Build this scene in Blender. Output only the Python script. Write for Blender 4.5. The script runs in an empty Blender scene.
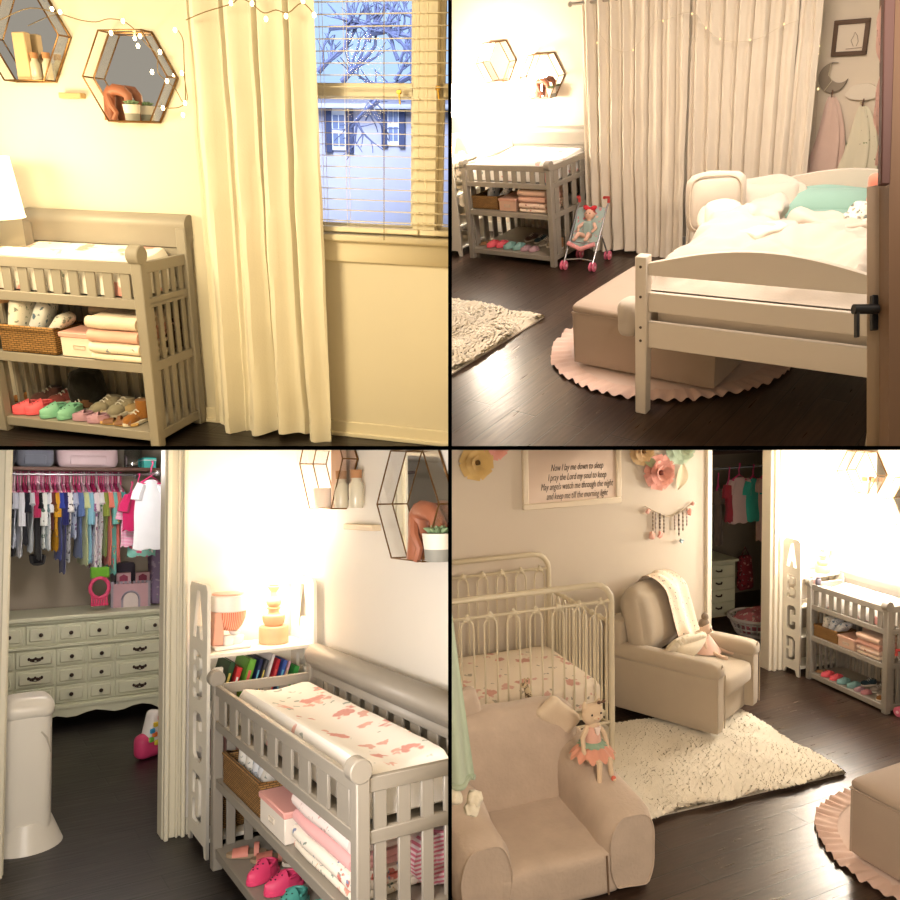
import bpy, bmesh, math, random
from mathutils import Vector, Matrix, noise
from mathutils.geometry import tessellate_polygon
PI = math.pi
sc = bpy.context.scene
COL = sc.collection
rnd = random.Random(7)

# ------------------------------------------------------------------ rooms
FPX = 800.0
HC = {1: 1.35, 2: 2.3, 3: 1.85, 4: 2.8}
RC = {  # columns: the room's x, y, z axes seen from the camera (right, down, forward)
1: ((0.9712, 0.1032, -0.2147), (0.2372, -0.3348, 0.9119), (0.0222, -0.9366, -0.3496)),
2: ((0.7711, 0.2341, -0.5921), (0.626, -0.4483, 0.638), (-0.116, -0.8627, -0.4923)),
3: ((0.8473, 0.0237, 0.5306), (-0.531, 0.0587, 0.8453), (-0.0111, -0.998, 0.0623)),
4: ((0.9455, -0.0507, 0.3216), (-0.3247, -0.0761, 0.9428), (-0.0233, -0.9958, -0.0885))}
CAMZ = 2.3
PITCH = math.radians(-12)
C2W = Matrix.Translation((0, 0, CAMZ)) @ Matrix.Rotation(PITCH, 4, 'X') @ Matrix(((1, 0, 0, 0), (0, 0, 1, 0), (0, -1, 0, 0), (0, 0, 0, 1)))
ROOM = {}
RM = {}
for p in RC:
    X, Y, Z = (Vector(c).normalized() for c in RC[p])
    Y = (Y - X * Y.dot(X)).normalized(); Z = X.cross(Y)
    R = Matrix((X, Y, Z)).transposed()
    RM[p] = R
    ROOM[p] = C2W @ R.to_4x4() @ Matrix.Translation((0, 0, -HC[p]))

def at(p, u, v, ax, c):
    """point of room p where the line of sight through (u, v) meets the plane axis ax = c"""
    d = RM[p].transposed() @ Vector(((u - 450) / FPX, (v - 450) / FPX, 1.0))
    o = Vector((0, 0, HC[p]))
    return o + d * ((c - o[ax]) / d[ax])

ROOT = []     # (object, room)
CUR = [1]
VIEW = {1: 'in the top left view', 2: 'in the top right view', 3: 'in the bottom left view', 4: 'in the bottom right view'}

# ------------------------------------------------------------------ mesh builder
class MB:
    def __init__(s): s.v = []; s.f = []
    def add(s, vs, fs, m=None):
        b = len(s.v)
        for q in vs:
            q = Vector(q)
            s.v.append(m @ q if m else q)
        s.f.extend([tuple(b + i for i in f) for f in fs]); return s
    def box(s, c, d, m=None, rz=0, ry=0, rx=0):
        x, y, z = d[0] / 2, d[1] / 2, d[2] / 2
        r = Matrix.Translation(c) @ Matrix.Rotation(rz, 4, 'Z') @ Matrix.Rotation(ry, 4, 'Y') @ Matrix.Rotation(rx, 4, 'X')
        if m: r = m @ r
        vs = [(i * x, j * y, k * z) for i in (-1, 1) for j in (-1, 1) for k in (-1, 1)]
        return s.add(vs, [(0, 1, 3, 2), (4, 6, 7, 5), (0, 4, 5, 1), (2, 3, 7, 6), (0, 2, 6, 4), (1, 5, 7, 3)], r)
    def bb(s, a, b, m=None):   # box from corner to corner
        return s.box([(a[i] + b[i]) / 2 for i in range(3)], [abs(b[i] - a[i]) for i in range(3)], m)
    def bar(s, a, b, w, h, m=None):   # rectangular bar between two points; h is measured up
        a, b = Vector(a), Vector(b); d = b - a; L = d.length
        z = Vector((0, 0, 1)) if abs(d.normalized().z) < .95 else Vector((0, 1, 0))
        x = d.normalized(); y = z.cross(x).normalized(); z = x.cross(y)
        r = Matrix((x, y, z)).transposed().to_4x4(); r.translation = (a + b) / 2
        return s.box((0, 0, 0), (L, w, h), (m @ r) if m else r)
    def tube(s, pts, r, n=8, closed=False, m=None, cap=True):
        pts = [Vector(q) for q in pts]; N = len(pts)
        rs = r if isinstance(r, (list, tuple)) else [r] * N
        vs = []; fs = []; prev = None
        for i in range(N):
            t = (pts[(i + 1) % N] - pts[i - 1]) if closed else (pts[min(i + 1, N - 1)] - pts[max(i - 1, 0)])
            if t.length < 1e-9: t = Vector((0, 0, 1))
            t.normalize()
            if prev is None:
                a = Vector((0, 0, 1)) if abs(t.z) < .9 else Vector((1, 0, 0))
                u = t.cross(a).normalized()
            else:
                u = (prev - t * prev.dot(t))
                u = u.normalized() if u.length > 1e-6 else t.orthogonal().normalized()
            prev = u; w = t.cross(u)
            for k in range(n):
                a = 2 * PI * k / n
                vs.append(pts[i] + (u * math.cos(a) + w * math.sin(a)) * rs[i])
        for i in range(N if closed else N - 1):
            j = (i + 1) % N
            for k in range(n):
                l = (k + 1) % n
                fs.append((i * n + k, i * n + l, j * n + l, j * n + k))
        if not closed and cap:
            fs.append(tuple(range(n - 1, -1, -1))); fs.append(tuple((N - 1) * n + k for k in range(n)))
        return s.add(vs, fs, m)
    def lathe(s, prof, c=(0, 0, 0), n=20, m=None):
        T = Matrix.Translation(c); T = m @ T if m else T
        vs = []; fs = []
        for (r, z) in prof:
            for k in range(n):
                a = 2 * PI * k / n; vs.append((max(r, 1e-4) * math.cos(a), max(r, 1e-4) * math.sin(a), z))
        for i in range(len(prof) - 1):
            for k in range(n):
                l = (k + 1) % n
                fs.append((i * n + k, i * n + l, (i + 1) * n + l, (i + 1) * n + k))
        fs.append(tuple(range(n - 1, -1, -1))); fs.append(tuple((len(prof) - 1) * n + k for k in range(n)))
        return s.add(vs, fs, T)
    def cyl(s, a, b, r, n=16, m=None): return s.tube([a, b], r, n, m=m)
    def ell(s, c, r, m=None, n=12, rot=None):
        T = Matrix.Translation(c)
        if rot: T = T @ rot
        if m: T = m @ T
        prof = []
        vs = []; fs = []; k2 = n // 2 + 1
        for i in range(k2 + 1):
            th = PI * i / k2
            for k in range(n):
                a = 2 * PI * k / n
                vs.append((r[0] * math.sin(th) * math.cos(a), r[1] * math.sin(th) * math.sin(a), -r[2] * math.cos(th)))
        for i in range(k2):
            for k in range(n):
                l = (k + 1) % n
                fs.append((i * n + k, i * n + l, (i + 1) * n + l, (i + 1) * n + k))
        return s.add(vs, fs, T)
    def prism(s, poly, a, b, ax=1, m=None):
        """2-D outline pulled along axis ax from a to b; the outline's plane is the other two axes in order"""
        def P(q, h):
            l = list(q); l.insert(ax, h); return l
        n = len(poly); tri = tessellate_polygon([[Vector((q[0], q[1], 0)) for q in poly]])
        vs = [P(q, a) for q in poly] + [P(q, b) for q in poly]
        fs = [t for t in tri] + [tuple(n + i for i in reversed(t)) for t in tri]
        fs += [(i, (i + 1) % n, n + (i + 1) % n, n + i) for i in range(n)]
        return s.add(vs, fs, m)
    def grid(s, fn, nu, nv, m=None, cu=False, cv=False):
        vs = [fn(i / (nu if cu else nu - 1), j / (nv if cv else nv - 1)) for i in range(nu) for j in range(nv)]
        fs = []
        for i in range(nu if cu else nu - 1):
            for j in range(nv if cv else nv - 1):
                a, b = (i + 1) % nu, (j + 1) % nv
                fs.append((i * nv + j, a * nv + j, a * nv + b, i * nv + b))
        return s.add(vs, fs, m)
    def rbox(s, c, d, r, n=5, puff=0, wob=0, wf=6, m=None, rz=0, ry=0, rx=0, seed=0, flat=False):
        """rounded block, softly swollen by puff and crumpled by wob"""
        T = Matrix.Translation(c) @ Matrix.Rotation(rz, 4, 'Z') @ Matrix.Rotation(ry, 4, 'Y') @ Matrix.Rotation(rx, 4, 'X')
        if m: T = m @ T
        h = [q / 2 for q in d]; r = min(r, min(h) * .999)
        key = {}; vs = []; fs = []
        def vert(q):
            k = tuple(round(t, 5) for t in q)
            if k in key: return key[k]
            P = Vector([q[i] * h[i] for i in range(3)])
            inn = Vector([max(-(h[i] - r), min(h[i] - r, P[i])) for i in range(3)])
            dd = P - inn
            o = inn + (dd.normalized() * r if dd.length > 1e-9 else dd)
            if puff:
                for i in range(3):
                    j, l = (i + 1) % 3, (i + 2) % 3
                    w = (1 - q[j] ** 2) * (1 - q[l] ** 2)
                    o[i] += puff * w * q[i] * (0 if (flat and i == 2 and q[2] < 0) else 1)
            if wob:
                o += Vector(noise.noise_vector(o * wf + Vector((seed, seed * 1.7, 0)))) * wob
            key[k] = len(vs); vs.append(o); return key[k]
        def cc(i, ax):   # spacing denser at rounded rims
            t = -1 + 2 * i / n; return math.sin(t * PI / 2) * .35 + t * .65 if n > 2 else t
        for ax in range(3):
            for sg in (-1, 1):
                for i in range(n):
                    for j in range(n):
                        q = []
                        for (a, b) in ((i, j), (i + 1, j), (i + 1, j + 1), (i, j + 1)):
                            t = [0, 0, 0]; t[ax] = sg; t[(ax + 1) % 3] = cc(a, 0); t[(ax + 2) % 3] = cc(b, 0); q.append(vert(t))
                        fs.append(tuple(q if sg > 0 else q[::-1]))
        return s.add(vs, fs, T)
    def build(s, name, mt, parent=None, smooth=None, bev=0, loc=None, seg=1):
        me = bpy.data.meshes.new(name)
        me.from_pydata([tuple(q) for q in s.v], [], s.f)
        bm = bmesh.new(); bm.from_mesh(me)
        bmesh.ops.recalc_face_normals(bm, faces=bm.faces)
        if bev:
            es = [e for e in bm.edges if len(e.link_faces) == 2 and e.calc_face_angle(0) > .6]
            bmesh.ops.bevel(bm, geom=es, offset=bev, segments=seg, affect='EDGES', clamp_overlap=True, profile=.6)
        if smooth is None: smooth = True
        if smooth:
            for f in bm.faces: f.smooth = True
            for e in bm.edges:
                if len(e.link_faces) == 2 and e.calc_face_angle(0) > .7: e.smooth = False
        bm.to_mesh(me); bm.free()
        me.materials.append(mt)
        o = bpy.data.objects.new(name, me); COL.objects.link(o)
        if parent: o.parent = parent
        elif loc is not None: o.location = loc
        if not parent: ROOT.append((o, CUR[0]))
        return o

def setp(o, label=None, cat=None, group=None, kind=None, view=True):
    if label: o['label'] = label + ((' ' + VIEW[CUR[0]]) if view else '')
    if cat: o['category'] = cat
    if group: o['group'] = group + ' ' + VIEW[CUR[0]]
    if kind: o['kind'] = kind
    return o
def thing(name, label, cat, loc=(0, 0, 0), rz=0, group=None, rx=0, ry=0, sc_=1):
    o = bpy.data.objects.new(name, None); COL.objects.link(o)
    o.matrix_basis = Matrix.Translation(loc) @ Matrix.Rotation(rz, 4, 'Z') @ Matrix.Rotation(ry, 4, 'Y') @ Matrix.Rotation(rx, 4, 'X') @ Matrix.Scale(sc_, 4)
    o.empty_display_size = .1
    ROOT.append((o, CUR[0]))
    return setp(o, label, cat, group)
def struct(name, mb, mt, bev=0, smooth=False, label=None):
    o = mb.build(name, mt, None, smooth=smooth, bev=bev); o['kind'] = 'structure'
    if label: setp(o, label)
    return o
def dup(root, M, label, group=None):
    """copy of a thing, its parts and their sub-parts"""
    def cp(o, par):
        c = o.copy(); COL.objects.link(c)
        if par: c.parent = par
        for ch in o.children: cp(ch, c)
        return c
    c = cp(root, None); c.matrix_basis = M; ROOT.append((c, CUR[0])); setp(c, label, None, group); return c

# ------------------------------------------------------------------ materials
def lin(h):
    if isinstance(h, str):
        h = h.lstrip('#'); c = [int(h[i:i + 2], 16) / 255 for i in (0, 2, 4)]
    else: c = h
    return tuple((x / 12.92 if x <= .04045 else ((x + .055) / 1.055) ** 2.4) for x in c) + (1,)
MATS = {}
def nodes(name):
    m = bpy.data.materials.new(name); m.use_nodes = True
    nt = m.node_tree; b = nt.nodes['Principled BSDF']; return m, nt, b
def tc(nt, sc_=1, vec='Object'):
    t = nt.nodes.new('ShaderNodeTexCoord'); mp = nt.nodes.new('ShaderNodeMapping')
    nt.links.new(t.outputs[vec], mp.inputs['Vector'])
    mp.inputs['Scale'].default_value = (sc_,) * 3 if not isinstance(sc_, tuple) else sc_
    return mp.outputs['Vector']
def noisen(nt, vec, s, det=3):
    n = nt.nodes.new('ShaderNodeTexNoise'); n.inputs['Scale'].default_value = s; n.inputs['Detail'].default_value = det
    nt.links.new(vec, n.inputs['Vector']); return n.outputs['Fac']
def bumpn(nt, b, h, st, dist=.01):
    n = nt.nodes.new('ShaderNodeBump'); n.inputs['Strength'].default_value = st; n.inputs['Distance'].default_value = dist
    nt.links.new(h, n.inputs['Height']); nt.links.new(n.outputs['Normal'], b.inputs['Normal'])
def mixc(nt, fac, a, b_):
    n = nt.nodes.new('ShaderNodeMix'); n.data_type = 'RGBA'
    for s_, v in ((n.inputs[0], fac), (n.inputs[6], a), (n.inputs[7], b_)):
        if hasattr(v, 'is_linked') or isinstance(v, bpy.types.NodeSocket): nt.links.new(v, s_)
        else: s_.default_value = v
    return n.outputs[2]
def ramp(nt, fac, a, b_):
    n = nt.nodes.new('ShaderNodeMapRange'); n.inputs[1].default_value = a; n.inputs[2].default_value = b_
    nt.links.new(fac, n.inputs[0]); return n.outputs[0]
def paint(col, rough=.5, name='paint', var=.05, bump=.05, bs=60, metal=0, spec=.5):
    k = ('p', col, rough, var, bump, bs, metal)
    if k in MATS: return MATS[k]
    m, nt, b = nodes(name); c = lin(col); v = tc(nt)
    f = noisen(nt, v, 5)
    c2 = tuple(x * (1 - var * 2) for x in c[:3]) + (1,)
    nt.links.new(mixc(nt, f, c, c2), b.inputs['Base Color'])
    b.inputs['Roughness'].default_value = rough; b.inputs['Metallic'].default_value = metal
    b.inputs['Specular IOR Level'].default_value = spec
    if bump: bumpn(nt, b, noisen(nt, v, bs), bump, .005)
    MATS[k] = m; return m
def cloth(col, name='fabric', sc_=180, bump=.25, var=.06, sheen=.2):
    k = ('c', col, sc_, bump, var)
    if k in MATS: return MATS[k]
    m, nt, b = nodes(name); c = lin(col); v = tc(nt)
    f = noisen(nt, v, 7, 5); c2 = tuple(x * (1 - var * 2.5) for x in c[:3]) + (1,)
    nt.links.new(mixc(nt, f, c, c2), b.inputs['Base Color'])
    b.inputs['Roughness'].default_value = .92; b.inputs['Sheen Weight'].default_value = sheen
    b.inputs['Specular IOR Level'].default_value = .2
    bumpn(nt, b, noisen(nt, v, sc_), bump, .004)
    MATS[k] = m; return m
def floral(base, cols, s=9, r=.3, leaf='9aa39a', name='floral_fabric', dens=.5):
    k = ('f', base, tuple(cols), s, r, dens)
    if k in MATS: return MATS[k]
    m, nt, b = nodes(name); v = tc(nt)
    # break the outline of each bloom
    nz = nt.nodes.new('ShaderNodeTexNoise'); nz.inputs['Scale'].default_value = s * 2.2; nt.links.new(v, nz.inputs['Vector'])
    ad = nt.nodes.new('ShaderNodeVectorMath'); ad.operation = 'SCALE'; nt.links.new(nz.outputs['Color'], ad.inputs[0]); ad.inputs['Scale'].default_value = .9 / s
    a2 = nt.nodes.new('ShaderNodeVectorMath'); nt.links.new(v, a2.inputs[0]); nt.links.new(ad.outputs[0], a2.inputs[1])
    out = lin(base)
    for i, (c, rr, ss) in enumerate([(cols[0], r, s), (cols[-1], r * .8, s * 1.3), (leaf, r * .6, s * 1.7)]):
        vo = nt.nodes.new('ShaderNodeTexVoronoi'); vo.inputs['Scale'].default_value = ss; nt.links.new(a2.outputs[0], vo.inputs['Vector'])
        sp = nt.nodes.new('ShaderNodeSeparateColor'); nt.links.new(vo.outputs['Color'], sp.inputs[0])
        on = nt.nodes.new('ShaderNodeMath'); on.operation = 'LESS_THAN'; nt.links.new(sp.outputs[0], on.inputs[0]); on.inputs[1].default_value = dens
        d = ramp(nt, vo.outputs['Distance'], rr, rr * .8)
        mu = nt.nodes.new('ShaderNodeMath'); mu.operation = 'MULTIPLY'; nt.links.new(on.outputs[0], mu.inputs[0]); nt.links.new(d, mu.inputs[1])
        cc = lin(c); cd = tuple(x * .78 for x in cc[:3]) + (1,)
        shade = mixc(nt, noisen(nt, v, s * 8), cc, cd)
        out = mixc(nt, mu.outputs[0], out, shade)
    nt.links.new(out, b.inputs['Base Color']); b.inputs['Roughness'].default_value = .85; b.inputs['Specular IOR Level'].default_value = .2
    bumpn(nt, b, noisen(nt, v, 150), .15, .003)
    MATS[k] = m; return m
def stripes(a, c, s=40, axis=0, name='striped_fabric', th=0):
    k = ('s', a, c, s, axis)
    if k in MATS: return MATS[k]
    m, nt, b = nodes(name); v = tc(nt); w = nt.nodes.new('ShaderNodeTexWave'); w.bands_direction = 'XYZ'[axis]
    w.inputs['Scale'].default_value = s; nt.links.new(v, w.inputs['Vector'])
    nt.links.new(mixc(nt, ramp(nt, w.outputs['Fac'], .45 + th, .55 + th), lin(a), lin(c)), b.inputs['Base Color']); b.inputs['Roughness'].default_value = .9
    MATS[k] = m; return m
def glow(col, st, name='light_source'):
    m, nt, b = nodes(name); b.inputs['Base Color'].default_value = lin(col)
    b.inputs['Emission Color'].default_value = lin(col); b.inputs['Emission Strength'].default_value = st; return m
def clear(name='glass', op=.12, tint='ffffff'):
    m, nt, b = nodes(name); nt.nodes.remove(b)
    t = nt.nodes.new('ShaderNodeBsdfTransparent'); t.inputs[0].default_value = lin(tint)
    g = nt.nodes.new('ShaderNodeBsdfGlossy'); g.inputs['Roughness'].default_value = .03
    x = nt.nodes.new('ShaderNodeMixShader'); x.inputs[0].default_value = op
    nt.links.new(t.outputs[0], x.inputs[1]); nt.links.new(g.outputs[0], x.inputs[2]); nt.links.new(x.outputs[0], nt.nodes['Material Output'].inputs[0]); return m
def mirror():
    m, nt, b = nodes('mirror_glass'); b.inputs['Base Color'].default_value = (.85, .87, .9, 1); b.inputs['Metallic'].default_value = 1; b.inputs['Roughness'].default_value = .02; return m
def wicker(col='a87c45'):
    m, nt, b = nodes('wicker'); v = tc(nt)
    w = nt.nodes.new('ShaderNodeTexBrick'); w.inputs['Scale'].default_value = 30; w.inputs['Brick Width'].default_value = .9; w.inputs['Row Height'].default_value = .3
    w.inputs['Mortar Size'].default_value = .06
    # weave runs round the sides
    sx = nt.nodes.new('ShaderNodeSeparateXYZ'); nt.links.new(v, sx.inputs[0]); cb = nt.nodes.new('ShaderNodeCombineXYZ'); s_ = nt.nodes.new('ShaderNodeMath'); nt.links.new(sx.outputs[0], s_.inputs[0]); nt.links.new(sx.outputs[1], s_.inputs[1])
    nt.links.new(s_.outputs[0], cb.inputs[0]); nt.links.new(sx.outputs[2], cb.inputs[1]); nt.links.new(cb.outputs[0], w.inputs['Vector'])
    c = lin(col); w.inputs['Color1'].default_value = c; w.inputs['Color2'].default_value = tuple(x * .7 for x in c[:3]) + (1,); w.inputs['Mortar'].default_value = tuple(x * .22 for x in c[:3]) + (1,)
    nt.links.new(w.outputs['Color'], b.inputs['Base Color']); b.inputs['Roughness'].default_value = .7
    bumpn(nt, b, w.outputs['Fac'], -.8, .006); return m
def planks(rot=0, c1='2a1f1a', c2='1b1412', rough=.33):
    m, nt, b = nodes('dark_plank_floor'); v = tc(nt)
    mp = nt.nodes.new('ShaderNodeMapping'); mp.inputs['Rotation'].default_value = (0, 0, rot); nt.links.new(v, mp.inputs['Vector'])
    w = nt.nodes.new('ShaderNodeTexBrick'); w.inputs['Scale'].default_value = 1; w.inputs['Brick Width'].default_value = 1.5; w.inputs['Row Height'].default_value = .17
    w.inputs['Mortar Size'].default_value = .0045; w.inputs['Mortar Smooth'].default_value = .4; w.offset = .37; nt.links.new(mp.outputs[0], w.inputs['Vector'])
    w.inputs['Color1'].default_value = lin(c1); w.inputs['Color2'].default_value = lin(c2); w.inputs['Mortar'].default_value = lin('070504')
    m2 = nt.nodes.new('ShaderNodeMapping'); m2.inputs['Scale'].default_value = (1.2, 14, 1); nt.links.new(mp.outputs[0], m2.inputs['Vector'])
    g = noisen(nt, m2.outputs[0], 3, 6)
    nt.links.new(mixc(nt, ramp(nt, g, .35, .75), w.outputs['Color'], tuple(x_ * .55 for x_ in lin(c2)[:3]) + (1,)), b.inputs['Base Color'])
    r = nt.nodes.new('ShaderNodeMapRange'); r.inputs[3].default_value = rough - .06; r.inputs[4].default_value = rough + .14; nt.links.new(g, r.inputs[0]); nt.links.new(r.outputs[0], b.inputs['Roughness'])
    mx = nt.nodes.new('ShaderNodeMath'); mx.operation = 'MULTIPLY_ADD'; mx.inputs[1].default_value = -1.2; nt.links.new(w.outputs['Fac'], mx.inputs[0]); nt.links.new(g, mx.inputs[2])
    bumpn(nt, b, mx.outputs[0], .35, .004); return m

GREY = paint('989186', .45, 'grey_painted_wood', .05, .04)
WHITE = paint('e9e4da', .5, 'white_painted_wood', .03, .03)
BRASS = paint('7c5a33', .35, 'aged_brass', .1, 0, metal=.8)
GLASS = clear()
MIRROR = mirror()
WICKER = wicker()
BLACKM = paint('101012', .4, 'black_metal', .02, 0)
CHROME = paint('b9b9bd', .25, 'grey_metal_tube', .02, 0, metal=.7)
PADM = floral('f3efe9', ['e8aaa2', 'f0c0b4'], 6.5, .36, 'b4bcb4', 'white_floral_cotton', .42)

# ------------------------------------------------------------------ shared furniture
def changing_table(label, L, D, M=None, loc=(0, 0, 0), rz=0, hs=(.91, .85, .68, .40, .05, 1.02), nf=9, rr=.05):
    """length along x, front at y = 0, back at y = D"""
    hp, h1, h2, h3, h4, hb = hs
    t = thing('changing_table', label, 'changing table', loc, rz)
    pw = .052
    for x in (pw / 2, L - pw / 2):
        b = MB(); b.bb((x - pw / 2, 0, 0), (x + pw / 2, pw, hp - .03)); b.build('front_post', GREY, t, bev=.005)
        b = MB(); b.cyl((x - pw / 2 - .004, .018, hp - .035), (x + pw / 2 + .004, .018, hp - .035), .042, 24); b.build('rolled_post_top', GREY, t, bev=.004)
        b = MB(); b.bb((x - pw / 2, D - pw, 0), (x + pw / 2, D, hb - .06)); b.build('back_post', GREY, t, bev=.005)
    # front guard: two rails and short slats
    b = MB(); y = .02
    b.bb((pw, y - .012, h1 - .05), (L - pw, y + .014, h1)); b.bb((pw, y - .012, h2 - .045), (L - pw, y + .014, h2))
    for i in range(nf):
        x = pw + (L - 2 * pw) * (i + .5) / nf; w = (L - 2 * pw) / nf * .28
        b.bb((x - w, y - .006, h2 - .01), (x + w, y + .008, h1 - .04))
    b.build('front_guard_rail', GREY, t, bev=.003)
    for x in (pw / 2, L - pw / 2):
        b = MB()
        b.bb((x - .014, pw, h1 - .05), (x + .014, D - pw, h1)); b.bb((x - .014, pw, h2 - .045), (x + .014, D - pw, h2))
        for i in range(5):
            yy = pw + (D - 2 * pw) * (i + .5) / 5; w = (D - 2 * pw) / 5 * .27
            b.bb((x - .007, yy - w, h2 - .01), (x + .007, yy + w, h1 - .04))
        b.build('side_guard_rail', GREY, t, bev=.003)
        b = MB()
        for (za, zb) in ((h3 - .01, h2 - .03), (h4 - .01, h3 - .03)):
            for i in range(5):
                yy = pw + (D - 2 * pw) * (i + .5) / 5; w = (D - 2 * pw) / 5 * .25
                b.bb((x - .007, yy - w, za), (x + .007, yy + w, zb))
        b.build('side_slats', GREY, t, bev=.003)
    b = MB()
    b.bb((pw, D - .035, h1 - .02), (L - pw, D - .01, h1 + .03)); b.bb((pw, D - .035, h2 - .045), (L - pw, D - .01, h2))
    n = int(nf * 1.3)
    for i in range(n):
        x = pw + (L - 2 * pw) * (i + .5) / n; w = (L - 2 * pw) / n * .27
        b.bb((x - w, D - .028, h4), (x + w, D - .016, h1 + .01))
    b.build('back_slats', GREY, t, bev=.003)
    # rolled sleigh backboard
    prof = [(D - .035, h1 + .03), (D - .01, h1 + .03)] 
    poly = []
    r = rr; cy, cz = D + .0, hb - r
    for k in range(17):
        a = PI * 1.15 - k * PI * 1.3 / 16
        poly.append((cy + r * math.cos(a) - .0, cz + r * math.sin(a)))
    poly = [(D - .045, h1 + .028)] + poly + [(D - .012, h1 + .028)]
    b = MB(); b.prism([(q[0], q[1]) for q in poly], 0, L, 0); b.build('rolled_backboard', GREY, t, bev=.003)
    for (nm, z, th) in (('tray_board', h2 - .02, .014), ('middle_shelf', h3, .045), ('bottom_shelf', h4, .045)):
        b = MB(); b.bb((.012, .012, z - th), (L - .012, D - .02, z)); b.build(nm, GREY, t, bev=.003)
    return t
def changing_pad(label, c, L, D, rz=0, h=.09):
    t = thing('changing_pad', label, 'changing pad', c, rz)
    b = MB()
    def f(u, v):
        x = (u - .5) * L; y = (v - .5) * D; e = min(1, min(v, 1 - v) * 9); e2 = min(1, min(u, 1 - u) * 14)
        z = h * (math.sqrt(max(0, 1 - (1 - e) ** 2)) * math.sqrt(max(0, 1 - (1 - e2) ** 2)))
        z -= .035 * math.cos((v - .5) * PI) ** 2 * e2 * e
        return (x * (1 if e2 > .3 else .995), y, z + .004 * noise.noise(Vector((x * 9, y * 9, 1))))
    b.grid(f, 40, 24); b.bb((-L / 2, -D / 2, -.002), (L / 2, D / 2, .002)); b.build('pad_cover', PADM, t)
    return t
def basket(label, c, L, D, H, rz=0):
    t = thing('wicker_basket', label, 'basket', c, rz); b = MB()
    th = .012
    for (a, q) in (((-L / 2, -D / 2, 0), (L / 2, -D / 2 + th, H)), ((-L / 2, D / 2 - th, 0), (L / 2, D / 2, H)), ((-L / 2, -D / 2 + th, 0), (-L / 2 + th, D / 2 - th, H)), ((L / 2 - th, -D / 2 + th, 0), (L / 2, D / 2 - th, H)), ((-L / 2, -D / 2, 0), (L / 2, D / 2, .01))):
        b.bb(a, q)
    b.build('basket_body', WICKER, t)
    b = MB(); k = .004
    b.tube([(-L / 2 + k, -D / 2 + k, H), (L / 2 - k, -D / 2 + k, H), (L / 2 - k, D / 2 - k, H), (-L / 2 + k, D / 2 - k, H)], .013, 8, closed=True); b.build('basket_rim', WICKER, t)
    return t
DIAP = [floral('ece8df', ['98a098', 'b8bda8'], 30, .3, 'a0acb0', 'printed_diaper', .5), floral('e4e6ea', ['6e86a0', '94a6b6'], 26, .35, '8c9aa2', 'blue_print_diaper', .6)]
def diaper(label, c, s=.1, tilt=.3, rz=0, k=0, group=None):
    t = thing('folded_diaper', label, 'diaper', c, rz, group)
    MB().rbox((0, 0, s * .62), (s * .42, s * .95, s * 1.25), s * .18, 6, wob=.006, seed=c[0] * 10, ry=tilt).build('diaper_body', DIAP[k % 2], t); return t
def storage_box(label, c, L, D, H, lid='e0aaa0', body='ece2d4', rz=0):
    t = thing('storage_box', label, 'box', c, rz)
    MB().bb((-L / 2, -D / 2, 0), (L / 2, D / 2, H * .86)).build('box_body', paint(body, .6), t, bev=.004)
    MB().bb((-L / 2 - .006, -D / 2 - .006, H * .8), (L / 2 + .006, D / 2 + .006, H)).build('box_lid', paint(lid, .6), t, bev=.004)
    MB().tube([(-.03, -D / 2 - .003, H * .35), (-.03, -D / 2 - .003, H * .5), (.03, -D / 2 - .003, H * .5), (.03, -D / 2 - .003, H * .35)], .003, 6, closed=True).build('label_holder', paint('cfc4b4', .5), t)
    return t
def folded(label, c, L, D, H, mt, rz=0, layers=2, seed=0, group=None, name='folded_blanket', cat='blanket'):
    t = thing(name, label, cat, c, rz, group); b = MB()
    h = H / layers
    for i in range(layers):
        b.rbox(((i % 2) * .006, 0, h * (i + .5)), (L * (1 - .03 * (i % 2)), D, h * 1.06), h * .5, 8, wob=.010, wf=9, seed=seed + i * 3)
    # the rolled fold along the front
    b.tube([(-L * .48, -D * .47, H * .5), (-L * .2, -D * .485, H * .49), (L * .1, -D * .47, H * .5), (L * .48, -D * .475, H * .48)], [H * .44, H * .49, H * .48, H * .45], 12)
    for k_, v_ in enumerate(b.v): v_.z = min(max(v_.z, .0), H)
    b.build('folded_layers', mt, t); return t
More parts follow.
